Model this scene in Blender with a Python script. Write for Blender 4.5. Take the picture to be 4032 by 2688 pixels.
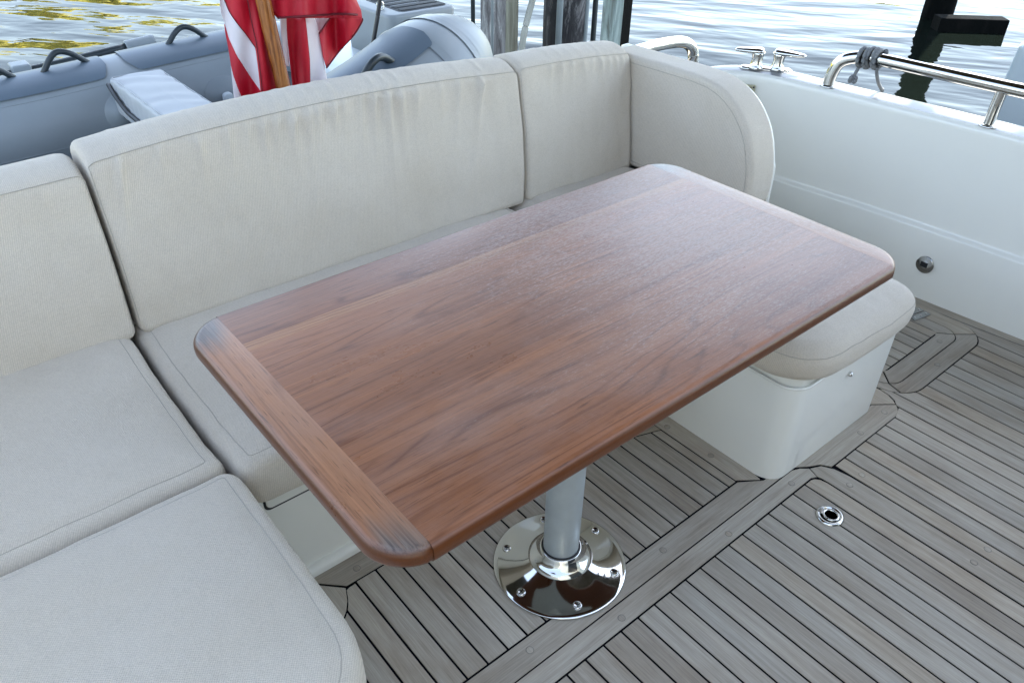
import bpy, bmesh, math, random
from mathutils import Vector, Matrix, noise
random.seed(7)
PI = math.pi
C = bpy.context.scene.collection
S = bpy.context.scene
for o in list(bpy.data.objects):
    bpy.data.objects.remove(o)

# ---------------------------------------------------------------- camera
cd = bpy.data.cameras.new('camera')
cam = bpy.data.objects.new('camera', cd); C.objects.link(cam)
Rw = ((0.768, -0.641, 0.018), (-0.358, -0.451, -0.818), (0.532, 0.621, -0.575))
P = (0.61286876, 0.02182515, 0.70821347)
cr_, sr_ = math.cos(P[1]), math.sin(P[1]); cp, sp = math.cos(P[0]), math.sin(P[0]); cy, sy = math.cos(P[2]), math.sin(P[2])
Rm = Matrix(((cr_, -sr_, 0), (sr_, cr_, 0), (0, 0, 1))) @ Matrix(((1, 0, 0), (0, cp, -sp), (0, sp, cp))) @ Matrix(((cy, -sy, 0), (0, 0, -1), (sy, cy, 0)))
right, down, fwd = Rm[0], Rm[1], Rm[2]
mw = Matrix.Identity(4)
for i in range(3):
    mw[i][0] = right[i]; mw[i][1] = -down[i]; mw[i][2] = -fwd[i]
mw[2][3] = 1.4
cam.matrix_world = mw
cd.sensor_width = 36; cd.lens = 3094.86 / 4032 * 36
cd.clip_start = 0.02; cd.clip_end = 500
S.camera = cam
cd.dof.use_dof = False
try: S.cycles.caustics_reflective = False; S.cycles.caustics_refractive = False
except Exception: pass

# ---------------------------------------------------------------- light
SUN_EL, SUN_AZ = 60.0, 17.0            # azimuth measured from +x towards +y
w = bpy.data.worlds.new('World'); S.world = w; w.use_nodes = True
nt = w.node_tree; bg = nt.nodes['Background']
sky = nt.nodes.new('ShaderNodeTexSky'); sky.sky_type = 'NISHITA'; sky.sun_disc = False
sky.sun_elevation = math.radians(SUN_EL); sky.sun_rotation = math.radians(90 - SUN_AZ)
sky.air_density = 1.0; sky.dust_density = .5; sky.ozone_density = 1.2
hs = nt.nodes.new('ShaderNodeHueSaturation'); hs.inputs['Saturation'].default_value = .80; nt.links.new(sky.outputs[0], hs.inputs['Color']); tn = nt.nodes.new('ShaderNodeMix'); tn.data_type = 'RGBA'; tn.blend_type = 'MULTIPLY'; tn.inputs[0].default_value = 1; tn.inputs[7].default_value = (1.03, 1.0, .92, 1); nt.links.new(hs.outputs[0], tn.inputs[6]); nt.links.new(tn.outputs[2], bg.inputs[0]); bg.inputs[1].default_value = 0.14
ld = bpy.data.lights.new('sun', 'SUN'); ld.energy = 3.2; ld.angle = math.radians(0.6); ld.color = (1, .95, .88)
sun = bpy.data.objects.new('sun', ld); C.objects.link(sun)
el, az = math.radians(SUN_EL), math.radians(SUN_AZ)
sdir = Vector((math.cos(el) * math.cos(az), math.cos(el) * math.sin(az), math.sin(el)))
sun.rotation_euler = sdir.to_track_quat('Z', 'Y').to_euler()
S.view_settings.view_transform = 'Standard'; S.view_settings.look = 'None'
S.view_settings.gamma = 1; S.view_settings.use_curve_mapping = False
S.view_settings.exposure = 2.66

# ---------------------------------------------------------------- helpers
def tag(o, label=None, cat=None, group=None, kind=None):
    if label: o['label'] = label
    if cat: o['category'] = cat
    if group: o['group'] = group
    if kind: o['kind'] = kind
    return o
def mesh_obj(name, verts, faces, mat=None, parent=None, smooth=True, auto=None):
    me = bpy.data.meshes.new(name); me.from_pydata([tuple(v) for v in verts], [], faces)
    bm = bmesh.new(); bm.from_mesh(me); bmesh.ops.recalc_face_normals(bm, faces=bm.faces[:])
    if auto is not None:
        for e in bm.edges:
            if len(e.link_faces) == 2 and e.calc_face_angle(0) > auto: e.smooth = False
    bm.to_mesh(me); bm.free()
    if smooth: me.polygons.foreach_set('use_smooth', [True] * len(me.polygons))
    me.update()
    o = bpy.data.objects.new(name, me); C.objects.link(o)
    if mat: me.materials.append(mat)
    if parent: o.parent = parent
    return o
def empty(name, loc=(0, 0, 0)):
    o = bpy.data.objects.new(name, None); o.location = loc; C.objects.link(o); o.empty_display_size = .05; return o
def adopt(child, parent):
    """parent a mesh whose vertices are in world space to an empty with a plain translation"""
    child.parent = parent; child.location = -parent.location; return child
def norm2(pts, closed=True):
    n = len(pts); out = []
    for i in range(n):
        a = Vector(pts[i - 1 if (closed or i) else i]); b = Vector(pts[(i + 1) % n if (closed or i < n - 1) else i])
        d = (b - a).normalized(); out.append(Vector((d.y, -d.x)))
    return out                                   # outward for counter-clockwise outlines
def rrect(x0, x1, y0, y1, r, seg=8, step=None):
    rs = r if isinstance(r, (list, tuple)) else [r] * 4          # corners: (x1,y0),(x1,y1),(x0,y1),(x0,y0)
    pts = []
    cs = [((x1 - rs[0]), (y0 + rs[0]), -PI / 2, rs[0]), ((x1 - rs[1]), (y1 - rs[1]), 0, rs[1]), ((x0 + rs[2]), (y1 - rs[2]), PI / 2, rs[2]), ((x0 + rs[3]), (y0 + rs[3]), PI, rs[3])]
    for cx, cy_, a, rr in cs:
        for k in range(seg + 1):
            t = a + PI / 2 * k / seg; pts.append((cx + rr * math.cos(t), cy_ + rr * math.sin(t)))
    if step:
        out = []
        for i in range(len(pts)):
            a = Vector(pts[i]); b = Vector(pts[(i + 1) % len(pts)]); n = max(1, int((b - a).length / step))
            for k in range(n): out.append(tuple(a.lerp(b, k / n)))
        pts = out
    res = []
    for p in pts:
        if not res or (Vector(p) - Vector(res[-1])).length > 1e-5: res.append(p)
    if (Vector(res[0]) - Vector(res[-1])).length < 1e-5: res.pop()
    return res
def prism(out, z0, z1, rt=0., rb=0., puff=0., seg=5, rings=6, M=None, insets=None, pbot=False, disp=None):
    """rounded prism; returns verts, faces. insets: per-vertex inset vectors (default inward normal)"""
    n = len(out); V = []; F = []
    ins = insets or [-v for v in norm2(out)]
    P2 = [Vector(p) for p in out]
    lev = []
    if rb > 0:
        for k in range(seg + 1):
            t = PI / 2 * k / seg; lev.append((rb * (1 - math.sin(t)), z0 + rb * (1 - math.cos(t))))
    else: lev.append((0, z0))
    mid = max(1, int((z1 - z0) / .02)) if disp else 1
    za, zb = lev[-1][1], z1 - rt
    for k in range(1, mid + 1): lev.append((0, za + (zb - za) * k / mid))
    if rt > 0:
        for k in range(1, seg + 1):
            t = PI / 2 * k / seg; lev.append((rt * (1 - math.cos(t)), z1 - rt * (1 - math.sin(t))))
    for i_, z in lev:
        for p, q in zip(P2, ins): V.append(Vector((*(p + q * i_), z)))
    L = len(lev)
    for l in range(L - 1):
        for i in range(n):
            j = (i + 1) % n; F.append((l * n + i, l * n + j, (l + 1) * n + j, (l + 1) * n + i))
    if puff or disp:
        bx0, bx1 = min(p.x for p in P2), max(p.x for p in P2); by0, by1 = min(p.y for p in P2), max(p.y for p in P2)
        def pf(q):
            u = 2 * (q.x - bx0) / (bx1 - bx0) - 1; v_ = 2 * (q.y - by0) / (by1 - by0) - 1
            fu = min(1, max(0, (1 - abs(u)) * (bx1 - bx0) / .30)); fv = min(1, max(0, (1 - abs(v_)) * (by1 - by0) / .30))
            return puff * (1 - (1 - fu) ** 2.4) * (1 - (1 - fv) ** 2.4)
        base = (L - 1) * n; ring = [V[base + i].to_2d() for i in range(n)]
        c = sum(ring, Vector((0, 0))) / n; prev = base
        for k in range(1, rings):
            s = 1 - k / rings; st = len(V)
            for p in ring: q_ = c + (p - c) * s; V.append(Vector((*q_, z1 + pf(q_))))
            for i in range(n):
                j = (i + 1) % n; F.append((prev + i, prev + j, st + j, st + i))
            prev = st
        V.append(Vector((*c, z1 + pf(c)))); ci = len(V) - 1
        for i in range(n): F.append((prev + i, prev + (i + 1) % n, ci))
    else: F.append(tuple((L - 1) * n + i for i in range(n)))
    F.append(tuple(reversed(range(n))))
    if disp: V = [disp(v) for v in V]
    if M is not None: V = [M @ v for v in V]
    return V, F
def catmull(pts, n=8, closed=False):
    P_ = [Vector(p) for p in pts]; out = []
    m = len(P_); rng = m if closed else m - 1
    for i in range(rng):
        p0 = P_[i - 1] if (closed or i > 0) else P_[0] * 2 - P_[1]
        p1 = P_[i]; p2 = P_[(i + 1) % m]
        p3 = P_[(i + 2) % m] if (closed or i + 2 < m) else P_[-1] * 2 - P_[-2]
        for k in range(n):
            t = k / n
            out.append(.5 * ((2 * p1) + (p2 - p0) * t + (2 * p0 - 5 * p1 + 4 * p2 - p3) * t * t + (3 * p1 - p0 - 3 * p2 + p3) * t ** 3))
    if not closed: out.append(P_[-1].copy())
    return out
def sweep(path, rad, seg=12, closed=False, caps=True, a0=0, a1=2 * PI, up=Vector((0, 0, 1)), flat=1.0):
    """tube along path. partial arcs allowed (a measured from 'side' towards 'up')"""
    n = len(path); V = []; F = []; full = abs(a1 - a0 - 2 * PI) < 1e-6; m = seg if full else seg + 1
    for i in range(n):
        a = path[i - 1] if (closed or i > 0) else path[0]; b = path[(i + 1) % n] if (closed or i < n - 1) else path[-1]
        t = (b - a).normalized()
        u = up if abs(t.dot(up)) < .96 else Vector((0, 1, 0))
        sd = t.cross(u).normalized(); uu = sd.cross(t).normalized()
        r = rad[i] if isinstance(rad, (list, tuple)) else rad
        for k in range(m):
            ang = a0 + (a1 - a0) * k / seg
            V.append(path[i] + sd * (r * math.cos(ang)) + uu * (r * flat * math.sin(ang)))
    R_ = n if closed else n - 1
    for i in range(R_):
        for k in range(seg):
            k2 = (k + 1) % m if full else k + 1; j = (i + 1) % n
            F.append((i * m + k, i * m + k2, j * m + k2, j * m + k))
    if caps and not closed and full:
        F.append(tuple(range(m))); F.append(tuple((n - 1) * m + k for k in reversed(range(m))))
    return V, F
def lathe(prof, c, seg=32, axis='z'):
    V = []; F = []; n = len(prof)
    for r, z in prof:
        for k in range(seg):
            a = 2 * PI * k / seg; V.append(Vector((c[0] + r * math.cos(a), c[1] + r * math.sin(a), c[2] + z)))
    for i in range(n - 1):
        for k in range(seg):
            F.append((i * seg + k, i * seg + (k + 1) % seg, (i + 1) * seg + (k + 1) % seg, (i + 1) * seg + k))
    F.append(tuple(range(seg))); F.append(tuple((n - 1) * seg + k for k in reversed(range(seg))))
    return V, F
def box(x0, x1, y0, y1, z0, z1):
    return prism([(x0, y0), (x1, y0), (x1, y1), (x0, y1)], z0, z1)
def merge(*vf):
    V = []; F = []
    for v, f in vf:
        o = len(V); V += list(v); F += [tuple(i + o for i in q) for q in f]
    return V, F

# ---------------------------------------------------------------- materials
def new_mat(name):
    m = bpy.data.materials.new(name); m.use_nodes = True
    return m, m.node_tree, m.node_tree.nodes['Principled BSDF']
def N(nt, t, **k):
    n = nt.nodes.new(t)
    for a, b in k.items():
        if a.startswith('i_'): n.inputs[int(a[2:]) if a[2:].isdigit() else a[2:]].default_value = b
        else: setattr(n, a, b)
    return n
def ramp(nt, fac, stops):
    r = nt.nodes.new('ShaderNodeValToRGB'); e = r.color_ramp.elements
    e[0].position, e[0].color = stops[0][0], (*stops[0][1], 1); e[1].position, e[1].color = stops[-1][0], (*stops[-1][1], 1)
    for p, c in stops[1:-1]:
        q = e.new(p); q.color = (*c, 1)
    nt.links.new(fac, r.inputs[0]); return r.outputs[0]
def pos(nt, scale=(1, 1, 1), rand=0., rot=(0, 0, 0)):
    g = N(nt, 'ShaderNodeNewGeometry'); mp = N(nt, 'ShaderNodeMapping'); mp.inputs['Scale'].default_value = scale; mp.inputs['Rotation'].default_value = rot
    if rand:
        oi = N(nt, 'ShaderNodeObjectInfo'); mul = N(nt, 'ShaderNodeMath', operation='MULTIPLY'); mul.inputs[1].default_value = rand
        nt.links.new(oi.outputs['Random'], mul.inputs[0])
        add = N(nt, 'ShaderNodeVectorMath', operation='ADD'); nt.links.new(g.outputs['Position'], add.inputs[0]); nt.links.new(mul.outputs[0], add.inputs[1])
        nt.links.new(add.outputs[0], mp.inputs[0])
    else: nt.links.new(g.outputs['Position'], mp.inputs[0])
    return mp.outputs[0]
def noise_t(nt, vec, scale, detail=4, rough=.55, dist=0.):
    n = N(nt, 'ShaderNodeTexNoise'); n.inputs['Scale'].default_value = scale; n.inputs['Detail'].default_value = detail
    n.inputs['Roughness'].default_value = rough; n.inputs['Distortion'].default_value = dist
    nt.links.new(vec, n.inputs['Vector']); return n.outputs['Fac']
def bump(nt, b, h, strength, dist, prev=None):
    n = N(nt, 'ShaderNodeBump'); n.inputs['Strength'].default_value = strength; n.inputs['Distance'].default_value = dist
    nt.links.new(h, n.inputs['Height'])
    if prev: nt.links.new(prev, n.inputs['Normal'])
    if b: nt.links.new(n.outputs[0], b.inputs['Normal'])
    return n.outputs[0]
def mixc(nt, f, a, b, mode='MIX'):
    m = N(nt, 'ShaderNodeMix', data_type='RGBA', blend_type=mode)
    for s, v in ((m.inputs[0], f), (m.inputs[6], a), (m.inputs[7], b)):
        if hasattr(v, 'links') or hasattr(v, 'is_linked'): nt.links.new(v, s)
        else: s.default_value = v if isinstance(v, (int, float)) else (*v, 1)
    return m.outputs[2]
def simple(name, col, rough=.5, metal=0., coat=0., var=.06, vs=6., bs=0., bscale=200.):
    m, nt, b = new_mat(name); b.inputs['Roughness'].default_value = rough; b.inputs['Metallic'].default_value = metal
    b.inputs['Coat Weight'].default_value = coat; b.inputs['Coat Roughness'].default_value = .05
    f = noise_t(nt, pos(nt), vs, 5)
    lo = tuple(c * (1 - var) for c in col); hi = tuple(min(1, c * (1 + var)) for c in col)
    nt.links.new(ramp(nt, f, [(.3, lo), (.7, hi)]), b.inputs['Base Color'])
    if bs: bump(nt, b, noise_t(nt, pos(nt), bscale, 3), bs, .001)
    return m
def fabric(name, col, cell=380.):
    m, nt, b = new_mat(name); b.inputs['Roughness'].default_value = .95; b.inputs['Specular IOR Level'].default_value = .15
    b.inputs['Sheen Weight'].default_value = .12; b.inputs['Sheen Roughness'].default_value = .5
    p = pos(nt); v = N(nt, 'ShaderNodeTexVoronoi'); v.inputs['Scale'].default_value = cell; v.inputs['Randomness'].default_value = 1.; nt.links.new(p, v.inputs['Vector'])
    lo = tuple(c * .91 for c in col); hi = tuple(min(1, c * 1.04) for c in col)
    c1 = ramp(nt, v.outputs['Distance'], [(.1, hi), (.75, lo)])
    big = noise_t(nt, p, 4., 4); c2 = mixc(nt, 1., c1, ramp(nt, big, [(.3, (.95, .94, .92)), (.7, (1., 1., 1.))]), 'MULTIPLY')
    thr = noise_t(nt, pos(nt, (1, 1, 1)), 60., 4, .7); c3 = mixc(nt, 1., c2, ramp(nt, thr, [(.3, (.97, .965, .955)), (.7, (1., 1., 1.))]), 'MULTIPLY')
    nt.links.new(c3, b.inputs['Base Color'])
    def wave(vec3):
        d = N(nt, 'ShaderNodeVectorMath', operation='DOT_PRODUCT'); d.inputs[1].default_value = vec3; nt.links.new(p, d.inputs[0])
        j = N(nt, 'ShaderNodeMath', operation='MULTIPLY_ADD'); j.inputs[1].default_value = 2 * PI / .0043; nt.links.new(d.outputs['Value'], j.inputs[0])
        nz = N(nt, 'ShaderNodeMath', operation='MULTIPLY'); nz.inputs[1].default_value = 7.; nt.links.new(noise_t(nt, p, 90., 3, .6), nz.inputs[0]); nt.links.new(nz.outputs[0], j.inputs[2])
        sn = N(nt, 'ShaderNodeMath', operation='SINE'); nt.links.new(j.outputs[0], sn.inputs[0]); return sn.outputs[0]
    wv = N(nt, 'ShaderNodeMath', operation='MULTIPLY'); nt.links.new(wave((1, .15, .9)), wv.inputs[0]); nt.links.new(wave((-.15, 1, 1)), wv.inputs[1])
    wh = N(nt, 'ShaderNodeMapRange'); wh.inputs[1].default_value = -1; nt.links.new(wv.outputs[0], wh.inputs[0])
    c3 = mixc(nt, 1., c3, ramp(nt, wh.outputs[0], [(0, (.80, .79, .77)), (.6, (.98, .98, .98)), (1, (1.06, 1.06, 1.06))]), 'MULTIPLY'); nt.links.new(c3, b.inputs['Base Color'])
    inv = wh
    n1 = bump(nt, None, noise_t(nt, p, 7., 3), .35, .02)
    bump(nt, b, inv.outputs[0], .45, .0012, n1)
    return m
def teak_deck(name, axis):
    m, nt, b = new_mat(name); b.inputs['Roughness'].default_value = .75; b.inputs['Specular IOR Level'].default_value = .18
    sc = (1, .03, 1) if axis == 'y' else (.03, 1, 1)
    p = pos(nt, sc, 7.); fine = noise_t(nt, p, 420., 4, .7); mid = noise_t(nt, p, 90., 5, .6, .3); big = noise_t(nt, pos(nt, (1, .35, 1) if axis == 'y' else (.35, 1, 1)), 9., 5, .6)
    oi = N(nt, 'ShaderNodeObjectInfo')
    base = ramp(nt, oi.outputs['Random'], [(0, (.315, .275, .225)), (.3, (.405, .362, .300)), (.6, (.350, .316, .266)), (.85, (.380, .325, .255)), (1, (.445, .400, .335))])
    g = ramp(nt, mid, [(.25, (.80, .78, .76)), (.5, (.97, .97, .97)), (.75, (1.10, 1.09, 1.07))])
    c = mixc(nt, 1., base, g, 'MULTIPLY'); c = mixc(nt, 1., c, ramp(nt, fine, [(.3, (.80, .79, .78)), (.65, (1.10, 1.10, 1.10))]), 'MULTIPLY')
    c = mixc(nt, 1., c, ramp(nt, big, [(.3, (.80, .76, .72)), (.5, (1, 1, 1)), (.72, (1.10, 1.13, 1.16))]), 'MULTIPLY')
    sp_ = noise_t(nt, pos(nt), 130., 3, .5); c = mixc(nt, ramp(nt, sp_, [(.74, (0, 0, 0)), (.80, (.55, .55, .55))]), c, (.06, .055, .05))
    nt.links.new(c, b.inputs['Base Color']); bump(nt, b, fine, .35, .0008)
    return m
def table_wood(name, axis, cols, grey=0., gloss=.30):
    m, nt, b = new_mat(name); b.inputs['IOR'].default_value = 1.42; b.inputs['Coat Weight'].default_value = .12; b.inputs['Coat Roughness'].default_value = .30
    def st(k, rnd=3.): return pos(nt, (k, 1, 1) if axis == 'x' else (1, k, 1), rnd)
    oi = N(nt, 'ShaderNodeObjectInfo')
    base = ramp(nt, oi.outputs['Random'], [(0, cols[0]), (.5, cols[1]), (1, cols[2])])
    # growth rings: thin dark lines running far along the board, closing into long arches here and there
    wv = noise_t(nt, st(.085), 7., 2, .45, .25)
    mul = N(nt, 'ShaderNodeMath', operation='MULTIPLY'); mul.inputs[1].default_value = 150.; nt.links.new(wv, mul.inputs[0])
    sn = N(nt, 'ShaderNodeMath', operation='SINE'); nt.links.new(mul.outputs[0], sn.inputs[0])
    ma = N(nt, 'ShaderNodeMapRange'); ma.inputs[1].default_value = -1; nt.links.new(sn.outputs[0], ma.inputs[0])
    brk = noise_t(nt, st(.05), 26., 3, .6)
    lin = mixc(nt, ramp(nt, brk, [(.40, (0, 0, 0)), (.60, (1, 1, 1))]), (1., 1., 1.), ramp(nt, ma.outputs[0], [(0, (.68, .63, .60)), (.09, (.90, .88, .87)), (.26, (1., 1., 1.)), (1, (1.04, 1.03, 1.02))]))
    c = mixc(nt, 1., base, lin, 'MULTIPLY')
    f2 = noise_t(nt, st(.014), 34., 5, .62); f1 = noise_t(nt, st(.012), 300., 5, .75)
    c = mixc(nt, 1., c, ramp(nt, f2, [(.28, (.80, .76, .77)), (.46, (.98, .97, .97)), (.60, (1.10, 1.06, 1.0)), (.74, (1.36, 1.22, 1.0))]), 'MULTIPLY')
    c = mixc(nt, 1., c, ramp(nt, f1, [(.30, (.66, .61, .59)), (.46, (.95, .94, .94)), (.56, (1.02, 1.02, 1.02)), (.70, (1.20, 1.18, 1.14))]), 'MULTIPLY')
    pores = noise_t(nt, st(.035, 5.), 620., 2, .5)
    c = mixc(nt, ramp(nt, pores, [(.62, (0, 0, 0)), (.68, (.55, .55, .55))]), c, (.05, .022, .012))
    big = noise_t(nt, pos(nt, (.5, 1, 1) if axis == 'x' else (1, .5, 1)), 5., 3, .5)
    c = mixc(nt, 1., c, ramp(nt, big, [(.3, (.84, .82, .86)), (.5, (1, 1, 1)), (.7, (1.12, 1.08, 1.0))]), 'MULTIPLY')
    # weathered grey wear near the varnish-worn corners and edge
    big = noise_t(nt, pos(nt), 7., 5, .65)
    if grey:
        g = N(nt, 'ShaderNodeNewGeometry'); vm = N(nt, 'ShaderNodeVectorMath', operation='DISTANCE'); vm.inputs[1].default_value = (.275, .50, .70); nt.links.new(g.outputs['Position'], vm.inputs[0])
        vm2 = N(nt, 'ShaderNodeVectorMath', operation='DISTANCE'); vm2.inputs[1].default_value = (.27, 1.11, .70); nt.links.new(g.outputs['Position'], vm2.inputs[0])
        vm3 = N(nt, 'ShaderNodeVectorMath', operation='DISTANCE'); vm3.inputs[1].default_value = (1.39, 1.10, .70); nt.links.new(g.outputs['Position'], vm3.inputs[0])
        mn = N(nt, 'ShaderNodeMath', operation='MINIMUM'); nt.links.new(vm.outputs['Value'], mn.inputs[0]); nt.links.new(vm2.outputs['Value'], mn.inputs[1])
        mn2 = N(nt, 'ShaderNodeMath', operation='MINIMUM'); nt.links.new(mn.outputs[0], mn2.inputs[0]); nt.links.new(vm3.outputs['Value'], mn2.inputs[1])
        ad = N(nt, 'ShaderNodeMath', operation='MULTIPLY_ADD'); ad.inputs[1].default_value = -4.6; nt.links.new(mn2.outputs[0], ad.inputs[0]); nt.links.new(f2, ad.inputs[2])
        ms = ramp(nt, ad.outputs[0], [(.06, (0, 0, 0)), (.34, (.85, .85, .85))])
        c = mixc(nt, ms, c, ramp(nt, f1, [(.3, (.025, .028, .032)), (.6, (.17, .15, .13))]))
    # faint milky bloom in the old varnish
    bl = noise_t(nt, pos(nt, (.5, 1, 1) if axis == 'x' else (1, .5, 1)), 6., 6, .7)
    c = mixc(nt, ramp(nt, bl, [(.45, (0, 0, 0)), (.75, (.10, .10, .10))]), c, (.42, .39, .38))
    # flaked, whitened varnish towards the far right of the top
    sc1 = noise_t(nt, pos(nt, (.30, 1, 1) if axis == 'x' else (1, .30, 1)), 260., 6, .85); g3 = N(nt, 'ShaderNodeNewGeometry'); d3 = N(nt, 'ShaderNodeVectorMath', operation='DISTANCE'); d3.inputs[1].default_value = (1.12, .90, .70); nt.links.new(g3.outputs['Position'], d3.inputs[0])
    a3 = N(nt, 'ShaderNodeMath', operation='MULTIPLY_ADD'); a3.inputs[1].default_value = -.34; nt.links.new(d3.outputs['Value'], a3.inputs[0]); nt.links.new(sc1, a3.inputs[2])
    b3 = N(nt, 'ShaderNodeMath', operation='MULTIPLY_ADD'); b3.inputs[1].default_value = .45; nt.links.new(bl, b3.inputs[0]); nt.links.new(a3.outputs[0], b3.inputs[2])
    c = mixc(nt, ramp(nt, b3.outputs[0], [(.62, (0, 0, 0)), (.76, (.22, .22, .22))]), c, (.60, .54, .50))
    # unworn varnish on the rounded edges, its colour darkened further for their shade
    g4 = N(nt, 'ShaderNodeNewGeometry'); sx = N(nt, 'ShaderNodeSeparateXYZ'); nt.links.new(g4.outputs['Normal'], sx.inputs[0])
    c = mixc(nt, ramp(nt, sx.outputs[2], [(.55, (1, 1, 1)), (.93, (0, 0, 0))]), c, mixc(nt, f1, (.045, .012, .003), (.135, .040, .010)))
    nt.links.new(c, b.inputs['Base Color'])
    rr = ramp(nt, bl, [(.35, (gloss - .04,) * 3), (.7, (gloss + .14,) * 3)]); nt.links.new(rr, b.inputs['Roughness'])
    n1 = bump(nt, None, f1, .22, .0008); bump(nt, b, noise_t(nt, pos(nt), 38., 5, .7), .10, .004, n1)
    return m

M_fab = fabric('seat_fabric', (.64, .575, .49)); M_seam = simple('seam_thread', (.40, .365, .31), .9)
M_fabwhite = simple('bench_vinyl', (.36, .37, .38), .6, bs=.1)
M_gel = simple('white_gelcoat', (.78, .765, .70), .08, 0, .5, .02, 2.)
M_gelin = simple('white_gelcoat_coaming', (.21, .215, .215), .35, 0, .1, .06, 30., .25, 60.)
M_teaky = teak_deck('teak_planks', 'y'); M_teakx = teak_deck('teak_boards', 'x')
M_caulk = simple('black_caulking', (.003, .003, .005), .95); M_caulk.node_tree.nodes['Principled BSDF'].inputs['Specular IOR Level'].default_value = .1
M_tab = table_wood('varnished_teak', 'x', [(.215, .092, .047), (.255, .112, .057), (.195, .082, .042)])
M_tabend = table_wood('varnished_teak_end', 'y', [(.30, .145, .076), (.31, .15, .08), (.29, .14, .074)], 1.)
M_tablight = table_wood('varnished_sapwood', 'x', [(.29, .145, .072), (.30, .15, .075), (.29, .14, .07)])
M_steel = simple('polished_steel', (.62, .61, .58), .07, 1., 0, .03)
M_steeld = simple('screw_steel', (.35, .35, .34), .22, 1.)
M_alu = simple('brushed_aluminium', (.46, .50, .51), .40, .45, 0, .05, 30., .1, 300.)
M_black = simple('black_plastic', (.012, .013, .015), .45); M_dark = simple('drawer_gap_shade', (.02, .02, .02), .8)
M_rope = simple('grey_braided_rope', (.17, .175, .18), .9, var=.35, vs=300., bs=1., bscale=500.)
M_hyp = simple('pale_grey_hypalon', (.24, .265, .28), .42, var=.05, bs=.08, bscale=60.)
M_hypd = simple('slate_blue_hypalon', (.085, .115, .145), .45, var=.06)
M_hull = simple('dinghy_white_liner', (.60, .64, .66), .35, var=.04)
M_lock = simple('moulded_grey_plastic', (.24, .265, .28), .5)
M_lock2 = simple('dark_nonskid_pad', (.05, .055, .06), .8, bs=.5)
M_red = simple('red_nylon', (.42, .002, .018), .55, var=.08, vs=14., bs=.3, bscale=40.)
M_white = simple('white_nylon', (.62, .57, .60), .55, var=.05, vs=14., bs=.3, bscale=40.)
M_redd = simple('dark_red_stitching', (.12, .003, .01), .8)
M_box = simple('pale_blue_grey_gelcoat', (.31, .38, .44), .3, 0, .1, .03)
M_cream = simple('cream_plate', (.42, .39, .26), .5)
M_roof = simple('dark_roof_timber', (.10, .085, .065), .8, var=.2)
M_tree = simple('tree_canopy', (.60, .52, .08), .9, var=.6, vs=.5)
def wood_rail():
    m, nt, b = new_mat('varnished_staff'); b.inputs['Roughness'].default_value = .25; b.inputs['Coat Weight'].default_value = 1; b.inputs['Coat Roughness'].default_value = .06
    f = noise_t(nt, pos(nt, (1, 1, .06)), 160., 5, .6); nt.links.new(ramp(nt, f, [(.3, (.06, .015, .003)), (.5, (.26, .085, .016)), (.7, (.42, .165, .04))]), b.inputs['Base Color']); return m
M_staff = wood_rail()
def piling(name, a, b_, c_, sc=9., rough=.85, bs=.8, zs=.25):
    m, nt, b = new_mat(name); b.inputs['Roughness'].default_value = rough
    f = noise_t(nt, pos(nt, (1, 1, zs)), sc, 8, .72, .6); nt.links.new(ramp(nt, f, [(.36, a), (.52, b_), (.64, c_)]), b.inputs['Base Color'])
    bump(nt, b, noise_t(nt, pos(nt, (1, 1, .3)), sc * 4, 6, .7), bs, .01); return m
M_pile = piling('tarred_piling', (.006, .006, .007), (.03, .028, .03), (.20, .19, .19))
M_pilew = piling('worn_wet_piling_and_shade', (.0015, .002, .002), (.002, .0025, .0025), (.004, .004, .004))
M_post = piling('flaking_pale_green_paint', (.15, .15, .13), (.36, .44, .41), (.55, .64, .60), 14., .7, .4, .12)
M_postd = piling('green_brown_post_shade', (.05, .05, .04), (.11, .125, .105), (.17, .19, .16), 14., .8, .4, .1)
M_postp = piling('weathered_post', (.10, .09, .09), (.25, .24, .24), (.50, .50, .48), 22., .8, .5, .15)
M_pipe = simple('grey_conduit', (.22, .25, .26), .5, var=.1)
M_pipec = simple('old_hose', (.33, .33, .29), .6, var=.15)
M_pipedk = simple('dark_pipe', (.022, .03, .034), .4)
def water_mat():
    m, nt, b = new_mat('canal_water'); b.inputs['Base Color'].default_value = (.003, .0045, .0035, 1); b.inputs['Roughness'].default_value = .035; b.inputs['IOR'].default_value = 1.13
    p = pos(nt, (1, 1, 1), 0, (0, 0, math.radians(-35)))
    mp = N(nt, 'ShaderNodeMapping'); mp.inputs['Scale'].default_value = (1., .42, 1.); nt.links.new(p, mp.inputs[0])
    a = noise_t(nt, mp.outputs[0], 2.1, 2, .45, .3); n1 = bump(nt, None, a, 1., .030)
    c = noise_t(nt, mp.outputs[0], .6, 2, .5); n2 = bump(nt, None, c, 1., .09, n1)
    bump(nt, b, noise_t(nt, mp.outputs[0], 7., 2, .5), .6, .006, n2)
    return m
M_water = water_mat(); M_pilew.node_tree.nodes['Principled BSDF'].inputs['Specular IOR Level'].default_value = .05

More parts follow.
